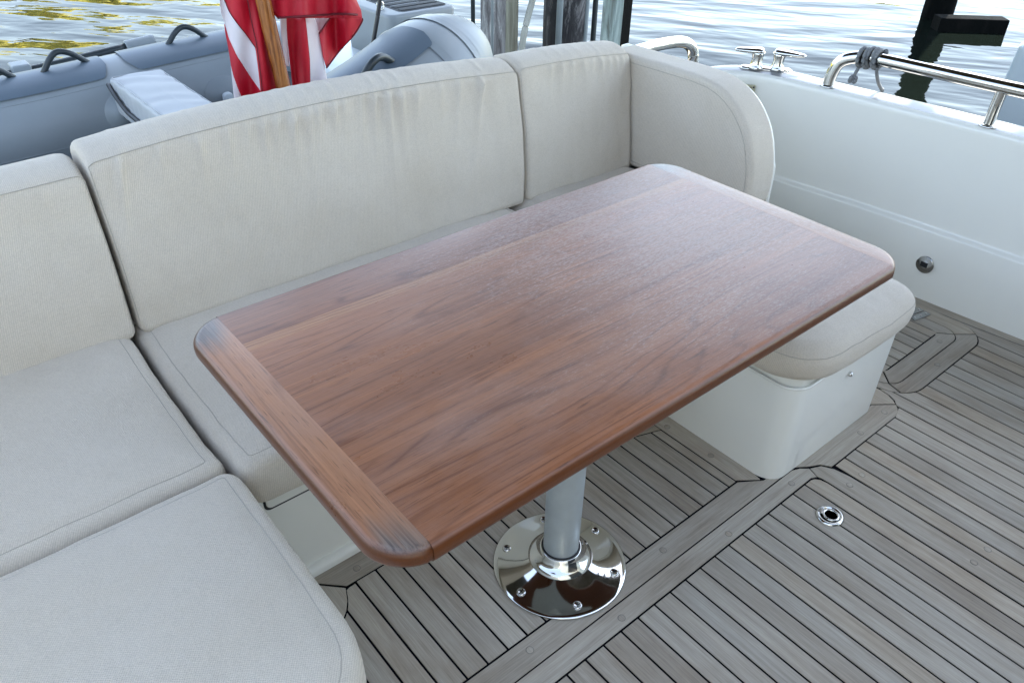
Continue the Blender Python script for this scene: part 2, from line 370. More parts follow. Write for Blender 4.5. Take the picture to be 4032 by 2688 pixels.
# ---------------------------------------------------------------- setting: water, far trees, roof
WZ = -.9
o = mesh_obj('water', [(-150, -150, WZ), (250, -150, WZ), (250, 250, WZ), (-150, 250, WZ)], [(0, 1, 2, 3)], M_water, smooth=False)
tag(o, kind='structure')
def trees():
    V = []; F = []; nA, nH = 260, 14
    for i in range(nA + 1):
        a = math.radians(-25 + 150 * i / nA)
        for h in range(nH + 1):
            t = h / nH
            top = (2.2 + 7.5 * max(0, min(1, (math.degrees(a) - 45) / 30))) + 3.2 * noise.noise(Vector((a * 6, 1.3, 0))) + 1.6 * noise.noise(Vector((a * 25, 2.3, 0)))
            r = 62 + 5 * t * t + 3.0 * noise.noise(Vector((a * 30, t * 6, 5))) + 1.5 * noise.noise(Vector((a * 90, t * 15, 1)))
            V.append((r * math.cos(a), r * math.sin(a), WZ - .1 + top * t + .5 * noise.noise(Vector((a * 120, t * 9, 3)))))
    for i in range(nA):
        for h in range(nH):
            p = i * (nH + 1) + h; F.append((p, p + 1, p + nH + 2, p + nH + 1))
    return V, F
tag(mesh_obj('far_shore_trees', *trees(), M_tree, smooth=False), 'low belt of green trees along the far shore of the canal', 'trees', kind='stuff')

# ---------------------------------------------------------------- deck
deck = mesh_obj('deck', *box(-.9, 2.75, -1.6, 1.78, -.12, -.0022), M_caulk, smooth=False); tag(deck, kind='structure')
CW = .0025                                     # half caulk width
def clip(poly, fn):                              # half-plane clip: keep fn(p) >= 0 (linear)
    out = []
    for i in range(len(poly)):
        a, b = Vector(poly[i]), Vector(poly[(i + 1) % len(poly)]); fa, fb = fn(a), fn(b)
        if fa >= 0: out.append(tuple(a))
        if (fa >= 0) != (fb >= 0): out.append(tuple(a.lerp(b, fa / (fa - fb))))
    return out
def ccw(p):
    s = sum(p[i - 1][0] * p[i][1] - p[i][0] * p[i - 1][1] for i in range(len(p)))
    return p if s > 0 else list(reversed(p))
def plank(poly, mat, name='deck_plank', h=0.):
    poly = ccw(poly); n = norm2(poly)
    c = Vector(poly[0])
    V = []; F = []; m = len(poly)
    for z, k in ((-.006, 0), (-.0006 + h, 0), (h, .0007)):
        for p, q in zip(poly, n): V.append((p[0] - q.x * k, p[1] - q.y * k, z))
    for l in range(2):
        for i in range(m): F.append((l * m + i, l * m + (i + 1) % m, (l + 1) * m + (i + 1) % m, (l + 1) * m + i))
    F.append(tuple(2 * m + i for i in range(m)))
    return mesh_obj(name, V, F, mat, deck, smooth=False)
def jit(): return random.uniform(-.0004, .0004)
PW = .0506
G = 1.3165
def arcy(x):
    t = [(.15, .923), (.30, .930), (.340, .939), (.369, .955), (.390, .968), (.404, .980), (.419, 1.001), (.432, 1.032), (.5, 1.034)]
    for (a, b), (c, d) in zip(t, t[1:]):
        if x <= c: return b + (d - b) * max(0, (x - a)) / (c - a)
    return 1.034
# region A: foot well (between the settee base and the raised rim board)
ya = .70
for k in range(-1, 24):
    x1 = G - PW * (k - 1) if k >= 0 else 1.348; x0 = G - PW * k if k >= 0 else G
    if k == 0: continue
    if k < 0: x0, x1 = G, 1.346
    x0 += CW; x1 -= CW
    top = .976 - CW if x0 > .80 else 1.034 - CW
    poly = [(x0, ya + CW), (x1, ya + CW), (x1, top), (x0, top)]
    if x0 > 1.2:
        poly = clip(poly, lambda p: .976 - CW - .42 * max(0, 0) - (p.x - 1.262) * .33 - p.y if True else 0)
    if x1 < .46:
        poly = [(x0, ya + CW), (x1, ya + CW)]
        for q in range(7):
            xx = x1 + (x0 - x1) * q / 6; poly.append((xx, arcy(xx) - CW * 1.4))
    plank(poly, M_teaky, h=jit())
# rim boards along x (inner and outer of the step seam)
plank([(-.2, .6395), (1.47, .6395), (1.47, .66), (1.402, .66), (1.3455 + .0, ya - CW - .0), (-.2, ya - CW)], M_teakx, 'margin_board')
plank([(-.2, .588 + CW), (1.494, .588 + CW), (1.503, .588 + CW), (1.518, .5835), (1.528, .612), (1.51, .627), (1.488, .6355), (-.2, .6365)], M_teakx, 'margin_board')
# hatch right margin, turning the corner
plank([(1.5205, .583), (1.5235, .572), (1.5245, .555), (1.5265, -1.5), (1.5865, -1.5), (1.5865, .45), (1.584, .53), (1.577, .570), (1.56, .598), (1.531, .6105)], M_teaky, 'margin_board')
# region B planks
for k in range(0, 40):
    x1 = 1.4705 + PW - PW * k; x0 = x1 - PW
    if k == 0: x1 = 1.5215
    x0 += CW; x1 -= CW
    poly = [(x0, -1.5), (x1, -1.5), (x1, .588 - CW), (x0, .588 - CW)]
    if k == 0: poly = [(x0, -1.5), (x1, -1.5), (x1, .555), (x1 - .004, .572), (x1 - .012, .582), (x1 - .022, .588 - CW), (x0, .588 - CW)]
    plank(poly, M_teaky, h=jit())
# board in front of the seat box, with rounded outer end, and the return behind it
plank([(1.580, .580), (1.90, .578), (1.918, .582), (1.9345, .592), (1.9445, .6035), (1.889, .6455), (1.505, .638), (1.537, .6165), (1.564, .6035)], M_teakx, 'margin_board')
plank([(1.891, .6495), (1.9475, .6065), (1.958, .618), (1.968, .638), (1.973, .665), (1.973, 1.60), (1.865, 1.60), (1.865, .70), (1.878, .665)], M_teaky, 'margin_board')
# region C planks to the bulwark margin
def wallx(y): return 2.562 + (.83 - y) * .10
def marg(y): return 2.508 + (.81 - y) * .09
xs = [1.5895] + [1.636 + .0509 * i for i in range(7)] + [1.9935 + .0536 * i for i in range(10)]
def hatch_y(x):
    if x < 2.0785: return .6935 - math.sqrt(max(0, .01 - (2.0785 - x) ** 2))
    if x > 2.5125: return 1.3
    if x > 2.412: return .6935 - math.sqrt(max(0, .01 - (x - 2.412) ** 2))
    return .5935
for i in range(len(xs)):
    x0 = xs[i] + CW; x1 = (xs[i + 1] if i + 1 < len(xs) else 2.56) - CW
    if x0 < 1.93:
        tp = lambda x: .5795 - CW if x < 1.905 else .5795 - CW + (x - 1.905) * .45
        poly = [(x0, -1.5), (x1, -1.5), (x1, tp(x1) - .002), (x0, tp(x0) - .002)]
    elif x0 < 1.99:
        poly = [(x0, -1.5), (x1, -1.5), (x1, hatch_y(x1) - .0045), (1.984, hatch_y(1.984) - .005), (1.9775, .668), (1.9755, .660), (1.9715, .635), (1.961, .614), (x0, .600)]
    else:
        poly = [(x0, -1.5), (x1, -1.5)] + [(x1 + (x0 - x1) * q / 12, hatch_y(x1 + (x0 - x1) * q / 12) - .0042) for q in range(13)]
    poly = clip(ccw(poly), lambda p: marg(p.y) - CW - p.x)
    if len(poly) > 2: plank(poly, M_teaky, h=jit())
plank([(marg(-1.5) + CW, -1.5), (wallx(-1.5), -1.5), (wallx(1.6), 1.6), (marg(1.6) + CW, 1.6)], M_teaky, 'margin_board')
# flush hatch behind the seat: two rounded frames and inner planks
def ringpart(outer, inner, mat, cuts):
    """outer/inner: matched point lists (open strip) cut into boards at the given indices"""
    for a, b in zip(cuts[:-1], cuts[1:]):
        s = .0
        poly = [outer[i] for i in range(a, b + 1)] + [inner[i] for i in range(b, a - 1, -1)]
        c = sum((Vector(p) for p in poly), Vector((0, 0))) / len(poly)
        # shrink the cut ends by the caulk
        def sh(p, q, r): 
            d = (Vector(r) - Vector(q)).normalized() * CW; return tuple(Vector(p) + d)
        na = b - a + 1
        poly[0] = sh(poly[0], outer[a], outer[a + 1]); poly[-1] = sh(poly[-1], inner[a], inner[a + 1])
        poly[na - 1] = sh(poly[na - 1], outer[b], outer[b - 1]); poly[na] = sh(poly[na], inner[b], inner[b - 1])
        d0 = Vector(outer[(a + b) // 2]) - Vector(outer[(a + b) // 2 - 1])
        plank(poly, mat[0] if abs(d0.y) > abs(d0.x) else mat[1], 'hatch_frame_board')
def arcstrip(x0, x1, y0, y1, r, seg=8):
    pts = []
    pts.append((x0, y1))
    for k in range(seg + 1):
        t = PI + PI / 2 * k / seg; pts.append((x0 + r + r * math.cos(t), y0 + r + r * math.sin(t)))
    for k in range(seg + 1):
        t = -PI / 2 + PI / 2 * k / seg; pts.append((x1 - r + r * math.cos(t), y0 + r + r * math.sin(t)))
    pts.append((x1, y1)); return pts
oa = arcstrip(1.9785, 2.512, .5935, 1.30, .100); ia = arcstrip(2.0030, 2.449, .6455, 1.30, .062)
ringpart(oa, ia, (M_teaky, M_teakx), [0, 5, 14, 19])
ob = arcstrip(2.0065, 2.4455, .6490, 1.30, .058); ib = arcstrip(2.058, 2.398, .7005, 1.30, .028)
ringpart(ob, ib, (M_teaky, M_teakx), [0, 5, 14, 19])
for a, b in ((2.060, 2.104), (2.104, 2.155), (2.155, 2.203), (2.203, 2.252), (2.252, 2.305), (2.305, 2.352), (2.352, 2.396)):
    plank([(a + CW, .703 + CW), (b - CW, .703 + CW), (b - CW, 1.3), (a + CW, 1.3)], M_teaky)
# margins of the foot well
plank([(.437, 1.0365), (1.345, 1.0365), (1.345, 1.117), (.36, 1.117), (.385, 1.088)], M_teakx, 'margin_board')
plank([(.80, .978), (1.262, .978), (1.30, .966), (1.345, .950), (1.345, 1.0345), (.80, 1.0345)], M_teakx, 'margin_board')
plank([(1.3485, .705), (1.398, .668), (1.405, .70), (1.405, 1.117), (1.3485, 1.117)], M_teaky, 'margin_board')
plank([(.432, 1.0325), (.383, 1.083), (.352, 1.112), (.15, 1.112), (.15, .925), (.30, .932), (.340, .941), (.369, .9565), (.390, .970), (.404, .982), (.419, 1.003)], M_teaky, 'margin_board')
# bungs
def bung(x, y):
    V, F = lathe([(.0074, -.003), (.0074, .0004), (.0070, .0006)], (x, y, 0), 16)
    o = mesh_obj('wood_bung', V, F, M_teaky, deck)
    V, F = lathe([(.0082, -.003), (.0082, .00030), (.0076, .00030)], (x, y, 0), 16)
    mesh_obj('bung_ring', V, F, M_bungring, o)
M_bungring = simple('bung_glue_line', (.13, .12, .11), .8)
for x, y in ((1.038, .672), (.640, .672), (1.193, .608), (.836, .608), (1.447, .610), (1.556, .515), (1.613, .515), (1.756, .602), (1.888, .606), (1.556, .208), (1.618, .205), (1.367, .945), (.379, .992), (.477, 1.062), (2.351, .675), (2.223, .620), (.44, .608), (1.37, .80)):
    bung(x, y)
# hinge of the hatch: steel leaves with screws
def hinge(x, y, a):
    e = empty('hatch_hinge', (x, y, .0))
    tag(e, 'steel hinge let into the teak hatch beside the white bulwark', 'hinge')
    ca, sa = math.cos(a), math.sin(a)
    for s in (-1, 1):
        V, F = prism(rrect(-.040, .040, s * .014 - .012, s * .014 + .012, .003, 3), .0005, .0035, .0008)
        V = [Vector((v.x * ca - v.y * sa + x, v.x * sa + v.y * ca + y, v.z)) for v in V]
        adopt(mesh_obj('hinge_leaf', V, F, M_steeld, None, auto=.5), e)
        for q in (-.026, .002, .028):
            V, F = lathe([(.004, .003), (.0035, .0045)], (x + q * ca - s * .014 * sa, y + q * sa + s * .014 * ca, 0), 10)
            adopt(mesh_obj('screw', V, F, M_steel, None), e)
hinge(2.445, .80, math.radians(-12))
M_recess = simple('dark_reflection_steel', (.06, .06, .055), .3, 1.)
# flush lifting ring
def lift_ring():
    cx, cy_ = 1.426, .490
    e = empty('lifting_ring', (cx, cy_, 0)); tag(e, 'polished oval steel lifting ring set flush in the teak hatch', 'lifting ring')
    def T(V, sx=1.):
        return [Vector((v.x * .034 + cx, v.y * .034 * sx + cy_, v.z)) for v in V]
    V, F = lathe([(.70, .0008), (.74, .0046), (.86, .0050), (1.0, .0012), (1.0, -.004)], (0, 0, 0), 40); adopt(mesh_obj('ring_plate', T(V, .95), F, M_steel), e)
    V, F = lathe([(.0, .0014), (.72, .0014)], (0, 0, 0), 32); adopt(mesh_obj('recess', T(V, .95), F, M_recess), e)  # disc coloured dark to stand for the reflection in polished steel
    path = [Vector((.50 * math.cos(t), .50 * math.sin(t) - .06, 0)) for t in [2 * PI * k / 32 for k in range(32)]]
    path = [Vector((p.x * .034 + cx, p.y * .034 + cy_, .0042)) for p in path]
    V, F = sweep(path, .0032, 8, True); adopt(mesh_obj('pull_ring', V, F, M_steel), e)
    V, F = prism(rrect(-.009, .009, .012, .028, .003, 3), .001, .006, .0012); V = [v + Vector((cx - .004, cy_, 0)) for v in V]
    adopt(mesh_obj('latch_tongue', V, F, M_steeld, None, auto=.5), e)
lift_ring()

# ---------------------------------------------------------------- bulwark, transom, platform
inner = [(2.70, -1.6), (2.60, -.1), (2.560, .5), (2.547, .72), (2.522, 1.09), (2.491, 1.37), (2.476, 1.50), (2.447, 1.595), (2.403, 1.650), (2.34, 1.682), (2.20, 1.695), (1.98, 1.70), (1.2, 1.79), (.3, 1.79), (-.9, 1.79)]
outer = [(2.85, -1.6), (2.72, -.1), (2.678, .5), (2.663, .77), (2.631, 1.10), (2.598, 1.39), (2.578, 1.55), (2.53, 1.65), (2.46, 1.712), (2.36, 1.748), (2.20, 1.765), (1.98, 1.775), (1.2, 1.86), (.3, 1.86), (-.9, 1.86)]
inn = catmull([Vector((*p, 0)) for p in inner], 8); out_ = catmull([Vector((*p, 0)) for p in outer], 8)
n_ = len(inn)
bul = empty('bulwark', (2.6, .6, 0)); tag(bul, 'white gelcoat cockpit bulwark running from the transom to the right edge', 'bulwark')
def cop(i): return .60 + .004 * math.sin(i * .2)
prof = []                                   # (offset outwards from inner line, z)
rows = [(-.004, -.02), (.000, .02), (-.012, .240), (-.009, .247), (.003, .253), (.006, .262), (-.0, .575), (-.001, .588), (.004, .596), (.012, .600)]
V = []; F = []
for i in range(n_):
    d = (out_[i] - inn[i]).normalized(); zl = .03 if inn[i].y < 1.62 else .0
    ex = 0.012 if inn[i].y < 1.5 else 0
    for off, z in rows:
        zz = z
        q = inn[i] + d * (off + ((.60 - z) * .020 if z < .6 else 0)); V.append(Vector((q.x, q.y, zz)))
m_ = len(rows)
for i in range(n_ - 1):
    for k in range(m_ - 1): F.append((i * m_ + k, i * m_ + k + 1, (i + 1) * m_ + k + 1, (i + 1) * m_ + k))
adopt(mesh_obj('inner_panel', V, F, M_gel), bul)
V = []; F = []
for i in range(n_):
    d = (out_[i] - inn[i]).normalized()
    a = inn[i] + d * .0125; b = out_[i]
    for q, z in ((a, .600), (a.lerp(b, .3), .603), (a.lerp(b, .7), .603), (b - d * .008, .600), (b, .592), (b + d * .01, .57), (b + d * .02, .2), (b - d * .02, WZ - .1)): V.append(Vector((q.x, q.y, z)))
for i in range(n_ - 1):
    for k in range(7): F.append((i * 8 + k, i * 8 + k + 1, (i + 1) * 8 + k + 1, (i + 1) * 8 + k))
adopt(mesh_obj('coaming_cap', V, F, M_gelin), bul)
# flush socket plate on bulwark
e = empty('wall_socket', (2.553, .858, .128)); tag(e, 'round steel plate with a square black hole low on the white bulwark', 'deck fitting')
Mx = Matrix.Translation((2.5415, .862, .128)) @ Matrix.Rotation(-.09, 4, 'Z') @ Matrix.Rotation(-PI / 2, 4, 'Y')
V, F = lathe([(.0, 0), (.031, 0), (.031, .002), (.028, .0045), (.0, .0048)], (0, 0, 0), 32); adopt(mesh_obj('plate', [Mx @ v for v in V], F, M_steeld), e)
V, F = prism(rrect(-.0085, .0085, -.012, .012, .001, 2), .004, .0056); adopt(mesh_obj('square_socket', [Mx @ v for v in V], F, M_black, None, False), e)
# fuel shut-off plate on transom wall
e = empty('shutoff_plate', (2.42, 1.62, .52)); tag(e, 'small cream plate with black handle on the transom wall behind the cushions', 'sign plate')
def T_plate(v):                               # local x along wall, y up, z towards cockpit
    A = Vector((2.400, 1.638, 0)); B = Vector((2.468, 1.553, 0)); t = (B - A).normalized(); nn = Vector((-t.y, t.x, 0)) * -1
    nn = Vector((t.y, -t.x, 0)); 
    if nn.dot(Vector((-1, -1, 0))) < 0: nn = -nn
    return A.lerp(B, .5) + t * v.x + Vector((0, 0, .535 + v.y)) + nn * (v.z + .0)
V, F = prism(rrect(-.027, .027, -.055, .027, .003, 3), 0, .006, .001); adopt(mesh_obj('plate', [T_plate(v) for v in V], F, M_cream, None, auto=.5), e)
for q in (-.021, .021):
    V, F = lathe([(.0035, .006), (.003, .008)], (q, .020, 0), 10); adopt(mesh_obj('screw', [T_plate(v) for v in V], F, M_black), e)
def text_part(body, size, loc, parent, mat):
    cu = bpy.data.curves.new('lettering', 'FONT'); cu.body = body; cu.size = size; cu.align_x = 'CENTER'; cu.extrude = .0003
    to = bpy.data.objects.new('t', cu); C.objects.link(to); dg = bpy.context.evaluated_depsgraph_get()
    me = bpy.data.meshes.new_from_object(to.evaluated_get(dg)); vs = [T_plate(Vector((v.co.x + loc[0], v.co.y + loc[1], v.co.z + .0066))) for v in me.vertices]
    fs = [tuple(p.vertices) for p in me.polygons]; bpy.data.objects.remove(to); 
    return adopt(mesh_obj('lettering', vs, fs, mat, None, False), parent)
text_part('OUT', .012, (0, .004), e, M_black)
V, F = prism(rrect(-.014, .014, .0178, .0206, .0005, 2), .006, .0066); adopt(mesh_obj('print_line', [T_plate(v) for v in V], F, M_black), e)
V, F = sweep([T_plate(Vector(p)) for p in ((-.002, -.03, .012), (.004, -.012, .014), (.012, .008, .014), (.015, .014, .012))], .0028, 8); adopt(mesh_obj('valve_handle', V, F, M_black), e)
V, F = lathe([(.011, .006), (.010, .012), (.006, .014)], (0, -.012, 0), 16); adopt(mesh_obj('valve_knob', [T_plate(v) for v in V], F, M_black), e)
# swim platform under the dinghy
tag(mesh_obj('swim_platform', *prism(rrect(-1.6, 2.5, 1.80, 3.75, .15, 6), -.14, -.02, .01), M_teakx, auto=.5), 'teak swim platform behind the transom carrying the inflatable dinghy', 'platform')

# ---------------------------------------------------------------- settee bases
e = empty('settee_base', (.8, 1.3, 0)); tag(e, 'white moulded settee base under the long seat with a recessed drawer front', 'seat base')
adopt(mesh_obj('base_moulding', *prism(rrect(-.9, 1.95, 1.117, 1.80, .01, 3), .0, .305, .012), M_gel, auto=.6), e)
adopt(mesh_obj('base_moulding', *prism([(-.9, .42), (.16, .42), (.20, .46), (.20, 1.12), (-.9, 1.12)], .0, .30, .012), M_gel, auto=.6), e)
adopt(mesh_obj('kick_cove', *prism([(.2, 1.098), (1.40, 1.098), (1.40, 1.13), (.2, 1.13)], -.01, .022, .014), M_gel, auto=.9), e)
My = Matrix(((1, 0, 0, 0), (0, 0, -1, 1.117), (0, 1, 0, 0), (0, 0, 0, 1)))
V, F = prism(rrect(.334, 1.30, .236, .302, .012, 5), -.0105, .0035, .003); adopt(mesh_obj('drawer_front', [My @ v for v in V], F, M_gel, None, auto=.6), e)
V, F = prism(rrect(.329, 1.305, .231, .302, .014, 5), -.010, .0006); adopt(mesh_obj('drawer_gap', [My @ v for v in V], F, M_dark, None, False), e)  # flat dark sheet standing in for shade in the gap round the drawer

e = empty('seat_box', (1.63, .85, 0)); tag(e, 'glossy white moulded box under the right hand seat cushion', 'seat base')
bx = rrect(1.402, 1.872, .637, 1.12, [.020, .02, .02, .055], 8)
adopt(mesh_obj('box_body', *prism(bx, .0, .284, .006, .0, seg=4), M_gel, auto=.7), e)
bx2 = rrect(1.410, 1.866, .645, 1.12, [.018, .02, .02, .05], 8)
adopt(mesh_obj('lid_rim', *prism(bx2, .284, .316, .004, .0, seg=3), M_gel, auto=.7), e)
lipp = [Vector((p[0], p[1], .285)) for p in rrect(1.4025, 1.8715, .6375, 1.12, [.020, .02, .02, .055], 8)]
V, F = sweep(lipp, .0035, 8, True); adopt(mesh_obj('edge_bead', V, F, M_gel), e)
V, F = lathe([(.0, 0), (.0065, 0), (.0065, .006), (.005, .009), (0, .010)], (0, 0, 0), 14)
adopt(mesh_obj('stud', [Vector((1.642 + v.x, .6375 - v.z, .235 + v.y)) for v in V], F, M_steel), e)
# moulded shell behind the right back cushion
Mxx = Matrix(((0, 0, 1, 0), (1, 0, 0, 0), (0, 1, 0, 0), (0, 0, 0, 1)))        # (u,v,w)->(w,u,v): u=y v=z w=x
def back_profile(y_front, z0, ztop, yback, inset=0.):
    pts = [(yback - .03, z0), (yback - .009, z0 + .009), (yback, z0 + .03), (yback, ztop - .03), (yback - .009, ztop - .009), (yback - .03, ztop)]
    pr = [(1.40, ztop), (1.33, ztop - .006), (1.27, ztop - .026), (1.215, ztop - .066), (1.172, ztop - .125), (1.147, ztop - .20), (1.138, ztop - .27), (1.139, z0 + .045), (1.143, z0 + .020), (1.156, z0 + .005), (1.178, z0)]
    c = catmull([Vector((p[0] + y_front, p[1], 0)) for p in pr], 6)
    pts += [(p.x, p.y) for p in c]; return ccw([(p[0], p[1]) for p in pts])
V, F = prism(back_profile(.008, .0, .738, 1.79), 1.960, 1.974, .006, .006, seg=4)
adopt(mesh_obj('back_shell', [Mxx @ v for v in V], F, M_gel, None, auto=.8), e)

# ---------------------------------------------------------------- cushions
def thread(path, name='seam', parent=None, r=.0008, closed=True):
    V, F = sweep(path, r, 5, closed); return mesh_obj(name, V, F, M_seam, parent)
def seat_cushion(label, x0, x1, y0, y1, rc, *a, low=False, **k):
    return _seat(label, x0, x1, y0, y1, rc, *a, low=low, **k)
def _seat(label, x0, x1, y0, y1, rc, z0=.305, z1=.415, puff=.012, rt=.022, rb=.018, group='fabric seat cushions', bulge=.007, low=False):
    ol = rrect(x0, x1, y0, y1, rc, 10, .012)
    def disp(v):
        t = (v.z - z0) / (z1 - z0); 
        if 0 <= t <= 1.0:
            c = Vector(((x0 + x1) / 2, (y0 + y1) / 2)); k = math.sin(max(0, min(1, t)) * PI) * bulge
            d = Vector((0, 0))
            if v.x < x0 + rt * 1.6: d.x -= k
            if v.x > x1 - rt * 1.6: d.x += k
            if v.y < y0 + rt * 1.6: d.y -= k
            if v.y > y1 - rt * 1.6: d.y += k
            v = Vector((v.x + d.x, v.y + d.y, v.z))
        w_ = .0045 * noise.noise(v * 5) + .0014 * noise.noise(v * 21)
        return v + Vector((w_, w_, w_))
    V, F = prism(ol, z0, z1, rt, rb, puff, 6, 30, disp=disp)
    o = mesh_obj('seat_cushion', V, F, M_fab); tag(o, label, 'cushion', group)
    nn = norm2(ol)
    if low: thread([disp(Vector((p[0] - q.x * rt * .06, p[1] - q.y * rt * .06, z1 - rt * .66))) + Vector((q.x * .0004, q.y * .0004, .0)) for p, q in zip(ol, nn)], parent=o)
    else: thread([disp(Vector((p[0] - q.x * rt, p[1] - q.y * rt, z1))) + Vector((0, 0, .0002)) for p, q in zip(ol, nn)], parent=o)
    return o
seat_cushion('long fabric seat cushion running beneath the far side of the table', .292, 1.352, 1.062, 1.66, [.03, .03, .03, .03], .300, .412)
seat_cushion('square corner seat cushion at the left, below the cut-off backrest', -.62, .270, 1.090, 1.66, .03, .300, .418, .016)
seat_cushion('large pale seat cushion in the bottom left foreground', -.62, .278, .53, 1.079, [.16, .03, .03, .05], .300, .418, .018)
seat_cushion('rounded seat cushion on the white box, half under the table', 1.372, 1.866, .605, 1.66, [.08, .04, .04, .125], .306, .414, .010, rt=.046, rb=.030, bulge=.008, low=True)

rw = random.Random(3)
def backrest(label, x0, x1, zs, ybot=1.580, pucker=(), rr=.020, zb=.414):
    """cross-section swept along x; zs(x): height of the front top seam"""
    prof = []
    def section(x):
        s = zs(x); pts = []
        n = 26
        for k in range(n + 1):                               # front face
            t = k / n; yy = ybot + .052 * t - .010 * math.sin(PI * t); pts.append((yy, zb + (s - zb) * t, 'f', t))
        for k in range(1, 9):                                # top band
            t = k / 8; pts.append((ybot + .052 + .125 * t, s + .020 * math.sin(PI * t * .92) + .002, 't', t))
        yb = ybot + .052 + .125
        for k in range(1, 5):
            t = PI / 2 * k / 4; pts.append((yb + .012 * math.sin(t), s + .008 - .02 * (1 - math.cos(t)), 'b', t))
        pts.append((yb + .012, zb + .2, 'b', 0)); pts.append((yb + .010, zb - .01, 'b', 0)); pts.append((ybot + .03, zb - .012, 'b', 0))
        return pts
    n = max(8, int((x1 - x0) / .003)); V = []; F = []; m = None
    xs_ = [x0 + (x1 - x0) * i / n for i in range(n + 1)]
    ends = [0, .15, .35, .6, .8, 1.0]
    xs_ = sorted(set([x0 + rr * (1 - math.cos(PI / 2 * e_)) for e_ in ends] + [x1 - rr * (1 - math.cos(PI / 2 * e_)) for e_ in ends] + [x for x in xs_ if x0 + rr < x < x1 - rr]))
    for x in xs_:
        d = min(x - x0, x1 - x); ins = 0
        if d < rr: ins = rr - math.sqrt(max(0, rr * rr - (rr - d) ** 2))
        sec = section(x); m = len(sec); cyy = ybot + .09; zc = (zb + zs(x)) / 2
        for yy, zz, kind, t in sec:
            s_ = zs(x)
            y2 = yy; z2 = zz
            # inset towards the middle
            hy = .095; hz = (s_ - zb) / 2
            y2 += -ins * max(-1, min(1, (yy - cyy) / hy)) * 1.0
            z2 += -ins * (1 if zz > s_ - .005 else (-1 if zz < zb + .02 else 0)) * .8
            dsp = 0
            if kind == 'f':
                dep = s_ - zz
                for px, sl, a, L in pucker:
                    u = (x - px - sl * dep) / .0095
                    if abs(u) < 4: dsp += a * math.exp(-u * u) * math.exp(-dep / L)
                dsp += .0030 * noise.noise(Vector((x * 6, zz * 6, 1))) + .0012 * noise.noise(Vector((x * 22, zz * 12, 4)))
                y2 -= dsp * 2.5 * (min(1, dep / .012) if dep < .15 else 1)
            elif kind == 't':
                for px, sl, a, L in pucker:
                    u = (x - px - sl * -.4 * t * .12 - .01) / .008
                    if abs(u) < 4: dsp += a * .28 * math.exp(-u * u) * (1 - .5 * t)
                z2 += dsp + .0015 * noise.noise(Vector((x * 14, t * 3, 8)))
            V.append(Vector((x, y2, z2)))
    R_ = len(xs_)
    for i in range(R_ - 1):
        for k in range(m): F.append((i * m + k, i * m + (k + 1) % m, (i + 1) * m + (k + 1) % m, (i + 1) * m + k))
    F.append(tuple(range(m))); F.append(tuple((R_ - 1) * m + k for k in reversed(range(m))))
    o = mesh_obj('back_cushion', V, F, M_fab); tag(o, label, 'cushion', 'fabric back cushions')
    inner_i = [i for i, x in enumerate(xs_) if x0 + rr * .12 <= x <= x1 - rr * .12]
    # seam along the top front edge and down both sides of the face
    path = [V[inner_i[0] * m + k] + Vector((0, -.0003, 0)) for k in range(2, 26)] + [V[i * m + 26] + Vector((0, -.0006, .0006)) for i in inner_i] + [V[inner_i[-1] * m + k] + Vector((0, -.0003, 0)) for k in range(25, 1, -1)]
    thread(path, parent=o, closed=False)
    return o
def interp(tab):
    def f(x):
        if x <= tab[0][0]: return tab[0][1]
        for (a, b), (c, d) in zip(tab, tab[1:]):
            if x <= c:
                t = (x - a) / (c - a); return b + (d - b) * (t)
        return tab[-1][1]
    return f
def smooth_tab(tab):
    pts = catmull([Vector((a, b, 0)) for a, b in tab], 10); return interp([(p.x, p.y) for p in pts])
zs_main = smooth_tab([(.28, .786), (.5, .802), (.8, .808), (1.1, .800), (1.41, .776)])
pk = [(x, rw.uniform(-.25, -.05), rw.uniform(.004, .010) * rw.choice((1, 1, .6)), rw.uniform(.025, .08)) for x in [.36, .44, .52, .585, .63, .665, .70, .735, .775, .80, .84, .87, .915, .95, .985, 1.02, 1.07, 1.14, 1.2, 1.27]]
backrest('widest fabric back cushion, puckered along its top seam, behind the table', .300, 1.398, zs_main, pucker=pk)
zs_r = smooth_tab([(1.40, .782), (1.55, .777), (1.7, .768), (1.86, .752)])
pk2 = [(x, rw.uniform(-.2, .1), rw.uniform(.003, .006), rw.uniform(.02, .05)) for x in (1.52, 1.56, 1.60, 1.64, 1.68, 1.71, 1.745, 1.77, 1.80)]
backrest('narrow fabric back cushion filling the far corner of the settee', 1.404, 1.842, zs_r, pucker=pk2, rr=.02)
zs_l = smooth_tab([(-.7, .76), (-.2, .765), (.1, .767), (.285, .770)])
backrest('fabric back cushion cut off by the left edge, beside the wide one', -.62, .290, zs_l, pucker=[(.21, -.1, .002, .04), (.10, -.1, .0015, .03)])
# right-hand return back cushion with the rounded end
pr = back_profile(0, .408, .748, 1.735)
def resample(p, step):
    out = []
    for i in range(len(p)):
        a = Vector(p[i]); b = Vector(p[(i + 1) % len(p)]); n = max(1, int((b - a).length / step))
        for k in range(n): out.append(tuple(a.lerp(b, k / n)))
    return out
pr = resample(pr, .02)
V, F = prism(pr, 1.846, 1.962, .016, .020, 0, 6, 22, disp=lambda v: v)
